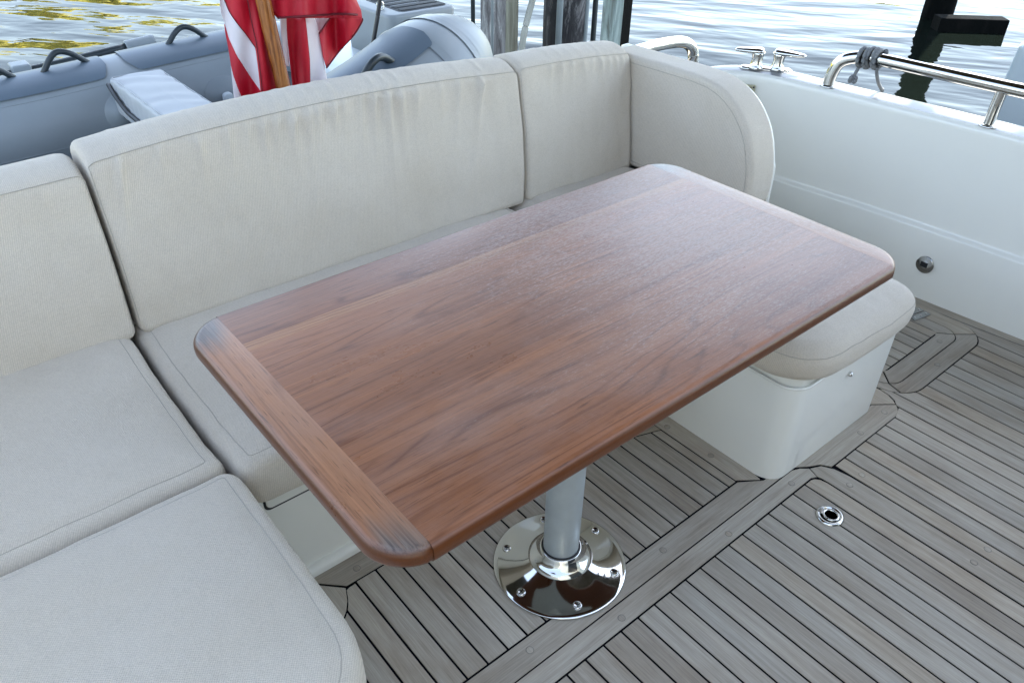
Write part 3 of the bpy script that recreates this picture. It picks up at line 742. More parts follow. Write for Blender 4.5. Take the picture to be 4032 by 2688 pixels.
# face towards the table: build it as gently domed
def dome(v):
    if v.z < 1.849: pass
    return v
V = [Vector((v.x, v.y, 1.846 + 1.962 - v.z)) for v in V]
Vd = [Mxx @ (v + Vector((0, 0, .0045 * noise.noise(Vector((v.x * 5, v.y * 5, 2))) + .0012 * noise.noise(Vector((v.x * 24, v.y * 18, 5)))))) for v in V]
o = mesh_obj('back_cushion', Vd, F, M_fab, auto=None); tag(o, 'fabric back cushion with rounded end facing left, nearest the bulwark', 'cushion', 'fabric back cushions')
nn = norm2(pr)
thread([Vector((1.8456, p[0] - q.x * .020, p[1] - q.y * .020)) + Vector((.0045 * noise.noise(Vector(((p[0] - q.x * .02) * 5, (p[1] - q.y * .02) * 5, 2))) + .0012 * noise.noise(Vector(((p[0] - q.x * .02) * 24, (p[1] - q.y * .02) * 18, 5))), 0, 0)) for p, q in zip(pr, nn)], parent=o)

# ---------------------------------------------------------------- table
tb = empty('table', (.828, .793, 0)); tag(tb, 'varnished teak cockpit table with rounded corners on a single metal pedestal', 'table')
X0, X1, Y0, Y1, ZT, TH = .262, 1.402, .502, 1.112, .700, .032
sx0, sx1 = .321, 1.347; gp = .00004
def top_piece(name, pts, insets, mat, lab=None):
    V, F = prism(pts, ZT - TH, ZT, .013, .013, 0, 6, insets=insets)
    # rounding is only applied where an inset vector is given; elsewhere edges stay square
    o = adopt(mesh_obj(name, V, F, mat, None, auto=.5), tb)
    if lab: o['label'] = lab
    return o
yc = [(Y0, .605), (.605, .712), (.712, .823), (.823, .93), (.93, .983), (.983, 1.005), (1.005, Y1)]
for i, (a, b) in enumerate(yc):
    a2 = a + (gp if i else 0); b2 = b - (gp if i < len(yc) - 1 else 0)
    pts = [(sx0 + gp, a2), (sx1 - gp, a2), (sx1 - gp, b2), (sx0 + gp, b2)]
    ins = [Vector((0, 1 if i == 0 else 0))] * 2 + [Vector((0, -1 if i == len(yc) - 1 else 0))] * 2
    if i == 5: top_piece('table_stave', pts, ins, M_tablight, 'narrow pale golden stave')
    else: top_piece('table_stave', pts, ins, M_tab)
def end_board(left):
    rc = .068; pts = []; ins = []
    if left:
        arc = [(X0 + rc, Y1 - rc, PI / 2), (X0 + rc, Y0 + rc, PI)]; sx = sx0 - gp
    else:
        arc = [(X1 - rc, Y0 + rc, -PI / 2), (X1 - rc, Y1 - rc, 0)]; sx = sx1 + gp
    st = (sx, Y1) if left else (sx, Y0)
    if abs(st[0] - arc[0][0]) > 1e-4 and ((left and st[0] > arc[0][0]) or (not left and st[0] < arc[0][0])):
        pts.append(st); ins.append(Vector((0, -1 if left else 1)))
    for cx, cy_, a in arc:
        for k in range(13):
            t = a + PI / 2 * k / 12; p = (cx + rc * math.cos(t), cy_ + rc * math.sin(t))
            if (left and p[0] > sx) or (not left and p[0] < sx): continue
            pts.append(p); ins.append(-Vector((math.cos(t), math.sin(t))))
    en = (sx, Y0) if left else (sx, Y1)
    # close on the straight seam
    if (left and pts[-1][0] < sx - 1e-4) or (not left and pts[-1][0] > sx + 1e-4):
        pts.append((sx, pts[-1][1])); ins.append(Vector((0, 1 if left else -1)))
    if (left and pts[0][0] < sx - 1e-4) or (not left and pts[0][0] > sx + 1e-4):
        pts.insert(0, (sx, pts[0][1])); ins.insert(0, Vector((0, -1 if left else 1)))
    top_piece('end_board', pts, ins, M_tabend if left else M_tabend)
end_board(True); end_board(False)
adopt(mesh_obj('under_frame', *prism(rrect(.60, 1.06, .66, .93, .01, 3), ZT - TH - .03, ZT - TH - .001, .002), M_alu, None, auto=.5), tb)
PX, PY = .8315, .793
V, F = lathe([(.0385, .05), (.0385, ZT - TH - .031)], (PX, PY, 0), 48); adopt(mesh_obj('pedestal_tube', V, F, M_alu, None, auto=.8), tb)
fp = [(.1455, .0005), (.1466, .0025), (.1452, .0042), (.1360, .0058), (.1160, .0108), (.0960, .0178), (.0810, .0243), (.0708, .0296), (.0700, .0300)]
V, F = lathe(fp, (PX, PY, 0), 72)
fl = adopt(mesh_obj('base_flange', V, F, M_steel), tb)
V, F = lathe([(.0700, .0290), (.0697, .0312), (.0610, .0372), (.0530, .0440), (.0475, .0525), (.0450, .0590), (.0432, .0605), (.0400, .0600), (.040, .035)], (PX, PY, 0), 72); adopt(mesh_obj('base_collar', V, F, M_steel), tb)
V, F = sweep([Vector((PX + .0400 * math.cos(t), PY + .0400 * math.sin(t), .0612)) for t in [2 * PI * k / 40 for k in range(40)]], .0016, 8, True); adopt(mesh_obj('rubber_ring', V, F, M_black), tb)
for k in range(6):
    a = math.radians(-55 + 60 * k); sxp, syp = PX + .121 * math.cos(a), PY + .121 * math.sin(a)
    V, F = lathe([(.0100, .0060), (.0098, .0092), (.0076, .0116), (.0060, .0110), (.0, .0102)], (sxp, syp, 0), 20); V = [v + Vector((0, 0, .0022)) for v in V]; so = adopt(mesh_obj('flange_screw', V, F, M_steel), tb)
    for r_ in (0, PI / 2):
        V, F = box(-.0042, .0042, -.0008, .0008, .0125, .0139)
        V = [Vector((v.x * math.cos(a + r_) - v.y * math.sin(a + r_) + sxp, v.x * math.sin(a + r_) + v.y * math.cos(a + r_) + syp, v.z)) for v in V]
        mesh_obj('screw_slot', V, F, M_black, so, False)

# ---------------------------------------------------------------- boathouse roof (keeps the cockpit in shade; its edge lets the sun onto the coaming)
ZR = 3.2; tt = (ZR - .6) / sdir.z
def roofpt(x, y, dz=0): q = Vector((x, y, .6)) + sdir * ((ZR + dz - .6) / sdir.z); return (q.x, q.y)
ra = roofpt(2.705, -1.6); rb = roofpt(2.495, 1.50); dxy = (Vector(rb) - Vector(ra))
rc_ = Vector(ra) + dxy * 1.75; rd = Vector(ra) - dxy * 1.2
edge = [roofpt(x + .034, y) for x, y in ((2.70, -1.6), (2.60, -.1), (2.560, .5), (2.547, .72), (2.522, 1.09), (2.491, 1.37), (2.476, 1.50))]
roof = mesh_obj('roof', *prism([(-.1, -.2), (.9, -.7)] + [(edge[0][0], -1.3)] + edge + [(edge[-1][0] - .08, 4.5), (-.1, 4.5)], ZR, ZR + .12), M_roof, smooth=False); tag(roof, kind='structure')
for yy, wd in ((1.065, .085), (.735, .085), (.30, .085), (-.1, .085), (-.5, .085)):
    c = Vector(roofpt(2.62, yy)); d = Vector((.93, .36)).normalized(); s = Vector((-d.y, d.x)) * wd / 2
    pts = [c - d * .25 - s, c + d * .25 - s, c + d * .25 + s, c - d * .25 + s]
    mesh_obj('shadow_slat', *prism([tuple(p) for p in pts], ZR - .10, ZR - .002), M_roof, roof, False)  # unseen slats added to cast shadow blocks across the coaming

cw = mesh_obj('cabin_shade_wall', *merge(box(-.9, 2.6, -1.42, -1.35, 0, 2.3), box(-.95, -.88, -1.4, 1.9, 0, 1.2)), M_gel, smooth=False); tag(cw, kind='structure')  # unseen cabin bulkhead and port side wall, added to hold back skylight
mesh_obj('cabin_door_glass', *box(.5, 1.9, -1.348, -1.335, .05, 2.0), M_black, cw, False)
# ---------------------------------------------------------------- rails, cleat, rope
def tube_obj(name, pts, r, mat, parent=None, seg=14, n=8, closed=False, caps=True):
    V, F = sweep(catmull(pts, n, closed), r, seg, closed, caps); return mesh_obj(name, V, F, mat, parent)
rl = empty('handrail', (2.56, .8, .6)); tag(rl, 'polished steel handrail along the right bulwark with a rope wrapped round it', 'handrail', 'polished steel rails on the coaming')
adopt(tube_obj('rail_tube', [(2.527, 1.347, .598), (2.528, 1.345, .64), (2.532, 1.326, .685), (2.540, 1.275, .709), (2.548, 1.20, .716), (2.574, .85, .716), (2.63, .2, .716), (2.69, -.5, .716)], .0200, M_steel), rl)
adopt(tube_obj('stanchion', [(2.570, .838, .600), (2.575, .838, .66), (2.576, .836, .712)], .0165, M_steel), rl)
for c in ((2.527, 1.347), (2.570, .838)):
    V, F = lathe([(.026, .600), (.026, .604), (.020, .608)], (c[0], c[1], 0), 20); adopt(mesh_obj('foot_collar', V, F, M_steel), rl)
r2 = empty('handrail', (2.25, 1.74, .6)); tag(r2, 'short bent steel handrail on the transom showing above the rounded back cushion', 'handrail', 'polished steel rails on the coaming')
adopt(tube_obj('rail_tube', [(1.98, 1.78, .700), (2.14, 1.775, .703), (2.235, 1.77, .700), (2.285, 1.765, .686), (2.315, 1.762, .655), (2.327, 1.76, .598)], .0195, M_steel), r2)
# mooring cleat: two horned posts on one base
cl = empty('mooring_cleat', (2.52, 1.59, .6)); tag(cl, 'polished steel cleat with two horned posts on the corner of the coaming', 'cleat')
A = Vector((2.458, 1.660, .604)); B = Vector((2.569, 1.515, .604)); dc = (B - A).normalized()
pa, pb = A.lerp(B, .31), A.lerp(B, .71)
V, F = sweep(catmull([A, A.lerp(B, .1), pa, A.lerp(B, .5), pb, A.lerp(B, .9), B], 4), [.004, .010, .015, .019] + [.020] * 17 + [.019, .015, .010, .004], 16, flat=.42, caps=True)
adopt(mesh_obj('base', V, F, M_steel), cl)
tips = (Vector((2.437, 1.676, .665)), Vector((2.563, 1.470, .665)))
for p, sgn, tip in ((pa, -1, tips[0]), (pb, 1, tips[1])):
    V, F = lathe([(.032, .000), (.0235, .009), (.0195, .020), (.0185, .036), (.0205, .048), (.0235, .057)], p, 24); adopt(mesh_obj('post', V, F, M_steel), cl)
    top = Vector((p.x, p.y, .664)); h0 = top - (tip - top).normalized() * .019
    V, F = sweep([h0, h0.lerp(top, .15), h0.lerp(top, .5), top, top.lerp(tip, .35), top.lerp(tip, .7), top.lerp(tip, .93), tip], [.008, .0190, .0235, .0240, .0205, .0160, .0110, .003], 16, flat=.5); adopt(mesh_obj('horn', V, F, M_steel), cl)
# rope round the rail
def rail_axis(y): 
    t = (1.20 - y) / .35; return Vector((2.548 + .026 * t, y, .716))
rp = empty('rope', (2.55, 1.21, .7)); tag(rp, 'grey braided rope wound five turns round the handrail with a knotted end', 'rope')
path = []
for k in range(5 * 20 + 1):
    a = 2 * PI * k / 20; y = 1.262 - .062 * k / 100; c = rail_axis(y) + Vector((-.006 if y > 1.24 else 0, 0, -.003 if y > 1.24 else 0)); rr = .0275 + .0012 * math.sin(a * .7)
    path.append(c + Vector((rr * math.cos(a + 1.2), .004 * math.sin(a * .5), rr * math.sin(a + 1.2))))
V, F = sweep(path, .0066, 8); adopt(mesh_obj('coil', V, F, M_rope), rp)
adopt(tube_obj('tail', [(2.528, 1.256, .694), (2.526, 1.260, .676), (2.522, 1.262, .664), (2.520, 1.264, .652)], .0055, M_rope, seg=8), rp)
kn = []
for k in range(60):
    t = 2 * PI * k / 60; kn.append(Vector((2.519 + .0080 * (math.sin(t) + 1.1 * math.sin(2 * t)) * .6, 1.264 + .0085 * (math.cos(t) - 1.1 * math.cos(2 * t)) * .6, .645 - .0075 * math.sin(3 * t))))
V, F = sweep(kn, .0058, 8, True); adopt(mesh_obj('knot', V, F, M_rope), rp)
adopt(tube_obj('hanging_end', [(2.535, 1.202, .693), (2.545, 1.204, .675), (2.585, 1.208, .635), (2.634, 1.215, .603), (2.655, 1.22, .585), (2.665, 1.222, .45), (2.67, 1.22, -.3)], .0055, M_rope, seg=8), rp)

# moulded box beyond the side deck, standing on a floating dock finger
dbx = empty('dock_box', (3.8, .7, 0)); tag(dbx, 'tall pale blue-grey moulded box with rounded top beyond the handrail', 'dock box')
def taper(v):
    k = (v.z - .2) * .04; return Vector((v.x + k * (1 if v.x < 3.85 else -1), v.y - k * (1 if v.y > .7 else -1), v.z))
V, F = prism(rrect(3.60, 4.15, .20, 1.205, .05, 6), WZ - .05, .622, .035, 0, .012, 6, 5); adopt(mesh_obj('body', [taper(v) for v in V], F, M_box), dbx)
V, F = prism(rrect(3.66, 4.09, .28, 1.13, .05, 6), .625, .650, .012, 0, .01, 4, 4); adopt(mesh_obj('lid_panel', V, F, M_box), dbx)
V, F = lathe([(.0, 0), (.008, 0), (.007, .004)], (0, 0, 0), 12); adopt(mesh_obj('rivet', [Vector((3.604 - v.z, 1.135 + v.x, .44 + v.y)) for v in V], F, M_lock), dbx)

# ---------------------------------------------------------------- posts standing in the water behind
SC = 4032 / 2352; FX = 3094.86
def ray(vx, vy):
    v = Vector(((vx * SC - 2016) / FX, (vy * SC - 1344) / FX, 1.)); return Vector((right * v.x + down * v.y + fwd * v.z))
def aty(vx, vy, y): r = ray(vx, vy); return Vector((0, 0, 1.4)) + r * (y / r.y)
def dep(p): return (p - Vector((0, 0, 1.4))).dot(fwd)
def wid(px, p): return px * SC / FX * dep(p)
def square_post(v0, vm, v1, y, label, mL, mR, yaw=25):
    p = aty(vm, 10, y); wl = wid(vm - v0, p); wr = wid(v1 - vm, p); a = math.radians(yaw)
    e = empty('timber_post', (p.x, p.y, WZ)); tag(e, label, 'post', 'timber posts standing in the canal')
    azc = math.atan2(p.y, p.x); left = Vector((-math.sin(azc), math.cos(azc), 0)); back = Vector((math.cos(azc), math.sin(azc), 0))
    L = wl / math.cos(a); R_ = wr / math.sin(a)
    u = left * math.cos(a) + back * math.sin(a); v = -left * math.sin(a) + back * math.cos(a)
    c0 = Vector((p.x, p.y, 0)); c1 = c0 + u * L; c3 = c0 + v * R_; c2 = c1 + v * R_
    ol = ccw([tuple(q.to_2d()) for q in (c0, c3, c2, c1)])
    V, F = prism(ol, WZ - 1.2, ZR, 0, 0); 
    adopt(mesh_obj('core', V, F, mR, None, False), e)  # core coloured dark for the post side that lies in shade
    # flaking board in the lit broad side's paler tone, a few millimetres proud
    nrm = -v
    q0 = c0 + nrm * .004 + u * .001; q1 = c1 + nrm * .004 - u * .001; q2 = c1 - u * .001 - nrm * .006; q3 = c0 + u * .001 - nrm * .006
    # split into vertical boards with ragged joints
    for b0, b1 in ((0, .36), (.37, .66), (.67, 1.)):
        qq = [q0.lerp(q1, b0), q0.lerp(q1, b1), q3.lerp(q2, b1), q3.lerp(q2, b0)]
        d = nrm * random.uniform(-.002, .002)
        V, F = prism(ccw([tuple((q + d).to_2d()) for q in qq]), WZ - 1.0, ZR - .01, 0, 0); adopt(mesh_obj('lit_face_board', V, F, mL, None, False), e)
    return e
square_post(1103, 1162, 1192, 5.0, 'weathered square post with flaking pale face, left of the black piling', M_postp, M_postd, 24)
square_post(1385, 1433, 1453, 5.0, 'square post with flaking pale green paint, right of the black piling', M_post, M_pilew, 24)
def pile(v0, v1, y, label, mat, z1=ZR, taperk=.0, vrow=10, name='round_piling', base=None, grp='round pilings in the canal'):
    p = base or aty((v0 + v1) / 2, vrow, y); r = wid((v1 - v0) / 2, p)
    e = empty(name, (p.x, p.y, WZ)); tag(e, label, 'piling', grp)
    V = []; F = []; m = 48; n = 60
    for i in range(n + 1):
        z = WZ - 1.2 + (z1 - WZ + 1.2) * i / n
        for k in range(m):
            a = 2 * PI * k / m; rr = r * (1 + .05 * noise.noise(Vector((math.cos(a) * 1.5, math.sin(a) * 1.5, z * 1.2 + p.x))) + .02 * noise.noise(Vector((math.cos(a) * 6, math.sin(a) * 6, z * 3))))
            V.append(Vector((p.x + rr * math.cos(a), p.y + rr * math.sin(a), z)))
    for i in range(n):
        for k in range(m): F.append((i * m + k, i * m + (k + 1) % m, (i + 1) * m + (k + 1) % m, (i + 1) * m + k))
    F.append(tuple(n * m + k for k in range(m)))
    adopt(mesh_obj('trunk', V, F, mat), e); return e, p, r
ePile, pP, rP = pile(1250, 1352, 5.0, 'thick tarred black piling with conduits strapped to it behind the back cushions', M_pile)
def pipe(v0, v1, y, label, mat, top=None, bot=None, cat='pipe', name='conduit_pipe', parent=None, part='pipe', grp=None):
    p0 = aty((v0 + v1) / 2, 0, y); r = wid((v1 - v0) / 2, p0)
    pts = [(p0.x, p0.y, ZR - .02), (p0.x, p0.y, 1.2), (p0.x, p0.y, .2), (p0.x, p0.y, WZ - .2)]
    if bot is not None:
        p1 = aty(bot, 103, y); dx = (p1 - p0); pts = [tuple(p0 + dx * k) for k in (-3.0, -1, 0, 1, 2.2)]
    V, F = sweep([Vector(q) for q in pts], r, 12)
    o = mesh_obj(part if parent else name, V, F, mat)
    if parent: adopt(o, parent)
    else: tag(o, label, cat, grp)
    return o
pipe(1279.5, 1295, 4.80, '', M_pipe, parent=ePile, part='conduit')
pipe(1343, 1355, 4.83, 'grey-blue conduit leaning down the right side of the black piling', M_pipe, bot=1342, name='conduit_pipe')
pipe(1362, 1375, 4.95, 'dark straight pipe between the black piling and the pale green post', M_pipedk, bot=1361, name='dark_pipe')
pipe(1081, 1091, 5.2, 'thin dark pole at the left end of the group of posts', M_pipedk, name='dark_pole', cat='pole')
pipe(1128, 1134, 4.93, 'slim grey conduit running down the flaking square post', M_pipe, name='conduit_pipe')
hp = [aty(a, b, 4.9) for a, b in ((1232, -60), (1227, -20), (1222, 5), (1213, 38), (1205, 72), (1199, 108), (1197, 135), (1197, 160))]
hp.append(hp[-1] + Vector((0, 0, -.8)))
tag(tube_obj('hose', hp, wid(7.5, hp[2]), M_pipec, seg=10), 'old grey hose curving down into the water between the posts', 'hose')

# far right piling with the floating timber
pp = Vector((11.05, 4.66, WZ)); 
eFar, pF, rF = pile(0, 66, 0, 'dark leaning-looking piling far out in open water at the upper right', M_pilew, z1=3.6, base=pp, name='round_piling')
b0 = Vector((10.35, 4.35, -.83)); b1 = Vector((10.93, 3.80, -.83)); db = (b1 - b0).normalized(); sb = Vector((-db.y, db.x, 0)) * .11
V, F = prism(ccw([tuple((q).to_2d()) for q in (b0 - sb, b1 - sb, b1 + sb, b0 + sb)]), WZ - .12, -.745, .015)
tag(mesh_obj('floating_timber', V, F, M_pilew, None, auto=.6), 'black timber beam lying at the waterline beside the far piling', 'beam')

# ---------------------------------------------------------------- dinghy
dg = empty('dinghy', (.8, 2.8, .1)); tag(dg, 'grey inflatable dinghy with slate blue strakes resting behind the settee', 'dinghy')
far = catmull([Vector(p) for p in ((-1.6, 3.37, .28), (-.4, 3.375, .293), (.45, 3.38, .307), (.9, 3.385, .330), (1.35, 3.39, .350), (1.75, 3.40, .365))], 10)
rF_ = .198
V, F = sweep(far, [rF_] * (len(far) - 6) + [rF_ * .98, rF_ * .92, rF_ * .8, rF_ * .6, rF_ * .35, rF_ * .05], 48); adopt(mesh_obj('far_tube', V, F, M_hyp), dg)
near = catmull([Vector(p) for p in ((-1.2, 2.24, .28), (.2, 2.24, .30), (.95, 2.25, .36), (1.30, 2.29, .440), (1.60, 2.375, .525), (1.90, 2.485, .610))], 10)
nn_ = len(near); rN = []
for i in range(nn_):
    k = (nn_ - 1 - i) / 12.; rN.append(.218 if k >= 1 else .218 * math.sqrt(max(0, 1 - (1 - k) ** 2)) + .002)
V, F = sweep(near, rN, 56); adopt(mesh_obj('near_tube', V, F, M_hyp), dg)
# welded bands near the end of the near tube
for i in (nn_ - 9, nn_ - 8, nn_ - 13):
    V, F = sweep(near[i:i + 2], [rN[i] + .0035, rN[i + 1] + .0035], 56, caps=False); adopt(mesh_obj('welded_band', V, F, M_hyp), dg)
def strake(path, i0, i1, r, a0, a1, name='rubbing_strake'):
    seg = path[i0:i1]; n = len(seg); V = []; F = []; m = 14
    for i in range(n):
        t = (seg[min(i + 1, n - 1)] - seg[max(i - 1, 0)]).normalized(); up = Vector((0, 0, 1)); sd = t.cross(up).normalized(); uu = sd.cross(t)
        e_ = min(i, n - 1 - i) / 3.; sq = 1 if e_ >= 1 else .45 + .55 * math.sin(PI / 2 * e_)
        mid = (a0 + a1) / 2; h = (a1 - a0) / 2 * sq
        for k in range(m + 1):
            a = mid - h + 2 * h * k / m; rr = r + .0065
            V.append(seg[i] + sd * (rr * math.cos(a)) + uu * (rr * math.sin(a)))
    for i in range(n - 1):
        for k in range(m): F.append((i * (m + 1) + k, i * (m + 1) + k + 1, (i + 1) * (m + 1) + k + 1, (i + 1) * (m + 1) + k))
    return adopt(mesh_obj(name, V, F, M_hypd), dg)
def fine(path, k=4):
    out = []
    for a, b in zip(path, path[1:]):
        for j in range(k): out.append(a.lerp(b, j / k))
    return out + [path[-1]]
ff = fine(far, 3)
iA = max(i for i, p in enumerate(ff) if p.x < .815); iB = min(i for i, p in enumerate(ff) if p.x > .855)
strake(ff, 0, iA, rF_, math.radians(52), math.radians(118)); strake(ff, iB, len(ff) - 30, rF_, math.radians(52), math.radians(118))
fn_ = fine(near, 3); jA = min(i for i, p in enumerate(fn_) if p.x > 1.12); jB = max(i for i, p in enumerate(fn_) if p.x < 1.60)
strake(fn_, jA, jB, .218, math.radians(60), math.radians(112))
# seams on the tubes
for a, pth, r in ((-8, far, rF_), (46, far, rF_), (20, near, .218)):
    V = []
    for i in range(len(pth) - 8):
        t = (pth[i + 1] - pth[i]).normalized(); sd = t.cross(Vector((0, 0, 1))).normalized(); uu = sd.cross(t)
        V.append(pth[i] + sd * (r * math.cos(math.radians(a))) + uu * (r * math.sin(math.radians(a))))
    VV, F = sweep(V, .0016, 5); adopt(mesh_obj('glued_seam', VV, F, M_lock), dg)
def handle(a, b, c, r=.011):
    h = tube_obj('grab_handle', [a, Vector(a).lerp(Vector(b), .55) + Vector((0, 0, .012)), b, Vector(b).lerp(Vector(c), .45) + Vector((0, 0, .012)), c], r, M_pipedk, seg=10); adopt(h, dg)
    for q in (a, c):
        p = Vector(q); V, F = prism(rrect(p.x - .055, p.x + .055, p.y - .03, p.y + .03, .028, 6), p.z - .012, p.z + .001, .003)
        pass
handle((.570, 3.36, .508), (.640, 3.37, .572), (.735, 3.37, .516)); handle((1.032, 3.37, .526), (1.115, 3.38, .592), (1.200, 3.37, .540)); handle((.30, 3.36, .50), (.385, 3.37, .560), (.475, 3.37, .506))
handle((1.215, 2.20, .600), (1.30, 2.21, .694), (1.385, 2.24, .665), .013)
# round patches with lifting eyes on the inside of the far tube
def patch(x, ang, r1, dy=0):
    i = min(range(len(far)), key=lambda k: abs(far[k].x - x)); c = far[i]; rings = []
    for rr, of in ((r1, .0008), (r1 * .95, .003), (r1 * .62, .004), (r1 * .58, .007), (r1 * .05, .008)):
        ring = []
        for k in range(28):
            t = 2 * PI * k / 28; da = rr * math.sin(t) / rF_; a = math.radians(ang) + da
            ring.append(Vector((x + rr * math.cos(t), c.y - (rF_ + of) * math.cos(a), c.z + (rF_ + of) * math.sin(a))))
        rings.append(ring)
    V = [v for r_ in rings for v in r_]; F = []
    for i_ in range(4):
        for k in range(28): F.append((i_ * 28 + k, i_ * 28 + (k + 1) % 28, (i_ + 1) * 28 + (k + 1) % 28, (i_ + 1) * 28 + k))
    F.append(tuple(4 * 28 + k for k in range(28)))
    adopt(mesh_obj('reinforcing_patch', V, F, M_hyp), dg)
patch(.775, 12, .075); patch(1.165, 2, .085)
V, F = prism(rrect(1.145, 1.185, .255, .345, .015, 4), 0, .02, .006); adopt(mesh_obj('seat_bracket', [Vector((v.x, 3.170 - v.z, v.y + .03)) for v in V], F, M_hull, None, auto=.8), dg)
# moulded interior
V, F = prism(rrect(-1.2, 1.50, 2.40, 3.26, .06, 5), .06, .16, .02); adopt(mesh_obj('floor_liner', V, F, M_lock2, None, auto=.9), dg)
V, F = prism(rrect(1.47, 1.93, 2.56, 3.30, [.09, .09, .05, .12], 8), .06, .510, .04, 0, .004, 6, 5); adopt(mesh_obj('bow_liner', V, F, M_hull), dg)
V, F = prism(rrect(1.32, 1.62, 2.44, 3.28, [.05, .05, .05, .05], 6), .06, .395, .02); adopt(mesh_obj('step_liner', V, F, M_hull), dg)
V, F = prism(rrect(1.345, 1.46, 2.56, 3.20, .02, 4), .395, .402, .002); adopt(mesh_obj('step_pad', V, F, M_lock2, None, auto=.9), dg)
V, F = prism(rrect(1.655, 1.97, 2.68, 3.02, .035, 6), .50, .690, .012, 0, .003, 5, 4)
lk = adopt(mesh_obj('step_locker', V, F, M_lock), dg)
V, F = prism(rrect(1.72, 1.95, 2.71, 2.98, .03, 5), .688, .6925, .001); mesh_obj('nonskid_pad', V, F, M_lock2, lk, auto=.9)
for k in range(5):
    V, F = prism(rrect(1.735, 1.94, 2.72 + k * .05, 2.752 + k * .05, .008, 3), .6930, .6955, .001); mesh_obj('pad_rib', V, F, M_lock2, lk, auto=.9)
adopt(mesh_obj('eye_bolt', *sweep([Vector((1.685 + .014 * math.cos(t), 2.79 + .003 * math.sin(t), .706 + .014 * math.sin(t))) for t in [2 * PI * k / 24 for k in range(24)]], .004, 8, True), M_steel), dg)
adopt(tube_obj('steering_hose', [(1.52, 2.50, .85), (1.505, 2.50, .78), (1.488, 2.50, .72), (1.465, 2.50, .65), (1.435, 2.5, .58), (1.40, 2.5, .54), (1.33, 2.5, .48)], .0075, M_black, seg=8), dg)
V, F = prism(rrect(1.425, 1.475, 2.63, 2.66, .006, 3), .40, .44, .006); adopt(mesh_obj('white_connector', V, F, M_white, None, auto=.9), dg)
V, F = prism(rrect(1.40, 1.43, 2.66, 2.69, .006, 3), .40, .432, .006); adopt(mesh_obj('white_connector', V, F, M_white, None, auto=.9), dg)
# bench cushion resting across the dinghy
def bdisp(v):
    k = 0
    if v.z > .47: k = .0035 * math.sin(v.y * 55 + 9 * v.x + 3 * noise.noise(v * 6)) * max(0, noise.noise(Vector((v.x * 5, v.y * 4, 9))) + .45) 
    else: k = .0015 * math.sin(v.y * 120) if v.x < .76 else 0
    return Vector((v.x - (k if v.z < .47 else 0), v.y, v.z + (k if v.z > .47 else 0) - (v.y - 3.2) * .0))
ol = rrect(.748, .945, 2.38, 3.205, .018, 4, .012)
V, F = prism(ol, .365, .498, .012, .012, .010, 4, 20, disp=bdisp)
bn = mesh_obj('bench_cushion', V, F, M_fabwhite); tag(bn, 'white vinyl bench cushion lying across the grey dinghy', 'cushion')
thread([Vector((p[0] - q.x * .010, p[1] - q.y * .010, .499)) for p, q in zip(ol, norm2(ol))], parent=bn, r=.002).data.materials[0] = M_fabwhite
zp = [Vector((.742, 3.20, .475)), Vector((.737, 3.13, .455)), Vector((.737, 3.03, .425)), Vector((.740, 2.92, .415)), Vector((.740, 2.4, .412))]
V, F = sweep(catmull(zp, 6), .008, 8); mesh_obj('zip', V, F, M_black, bn)
V, F = prism(rrect(2.865, 2.880, .360, .412, .003, 3), .728, .734); mesh_obj('zip_pull', [Mxx @ v for v in V], F, M_black, bn, False)
V, F = sweep([Vector((.952, 3.21, .470)), Vector((.955, 3.0, .462)), Vector((.955, 2.4, .46))], .006, 8); mesh_obj('zip', V, F, M_black, bn)
# oar lying outside the far tube
oar = empty('oar', (.7, 3.62, .46)); tag(oar, 'dark grey oar shaft with pale end lying along the outside of the dinghy', 'oar')
adopt(tube_obj('shaft', [(.3, 3.655, .440), (.60, 3.65, .452), (.96, 3.655, .480)], .017, M_pipedk), oar)
adopt(tube_obj('pale_sleeve', [(.955, 3.655, .480), (1.0, 3.655, .483), (1.075, 3.655, .489)], .026, M_lock), oar)
for x in (.43, .545):
    V, F = prism(rrect(x - .035, x + .035, 3.61, 3.69, .01, 4), .43, .484, .01); adopt(mesh_obj('oar_clamp', V, F, M_lock2 if x < .5 else M_lock, None, auto=.9), oar)

# ---------------------------------------------------------------- flag and staff
stp = [aty(597, -60, 1.93), aty(604, 0, 1.93), aty(655, 218, 1.93)]
st0 = stp[1] + (stp[1] - stp[2]) * 1.2; st1 = stp[2] + (stp[2] - stp[1]) * .55
V, F = sweep([st0.lerp(st1, k / 12) for k in range(13)], [.0185 + .0005 * (k / 12) for k in range(13)], 20)
# anchor the foot in a socket on the transom top
fs = empty('flagstaff', tuple(st1)); tag(fs, 'varnished wooden flagstaff leaning behind the widest back cushion', 'flagstaff')
adopt(mesh_obj('pole', V, F, M_staff), fs)
V, F = sweep([st1 + (st0 - st1).normalized() * .06, st1 - (st0 - st1).normalized() * .03], .024, 20); adopt(mesh_obj('socket', V, F, M_steel), fs)
fg = empty('flag', tuple(stp[1])); tag(fg, 'red and white striped flag hanging in folds from the wooden staff', 'flag')
def fA(x, y): return (x * 1100 / 2352 / SC, y * 1100 / 2352 / SC)
def fB(x, y): return ((850 + x * 1100 / 2352) / SC, y * 1100 / 2352 / SC)
def drape(u, z, lay):                         # depth of the cloth: hanging pleats
    return lay + .022 * math.sin(u * 46 + z * 6) + .010 * math.sin(u * 105 - z * 15 + 1) + .006 * noise.noise(Vector((u * 30, z * 8, lay * 9)))
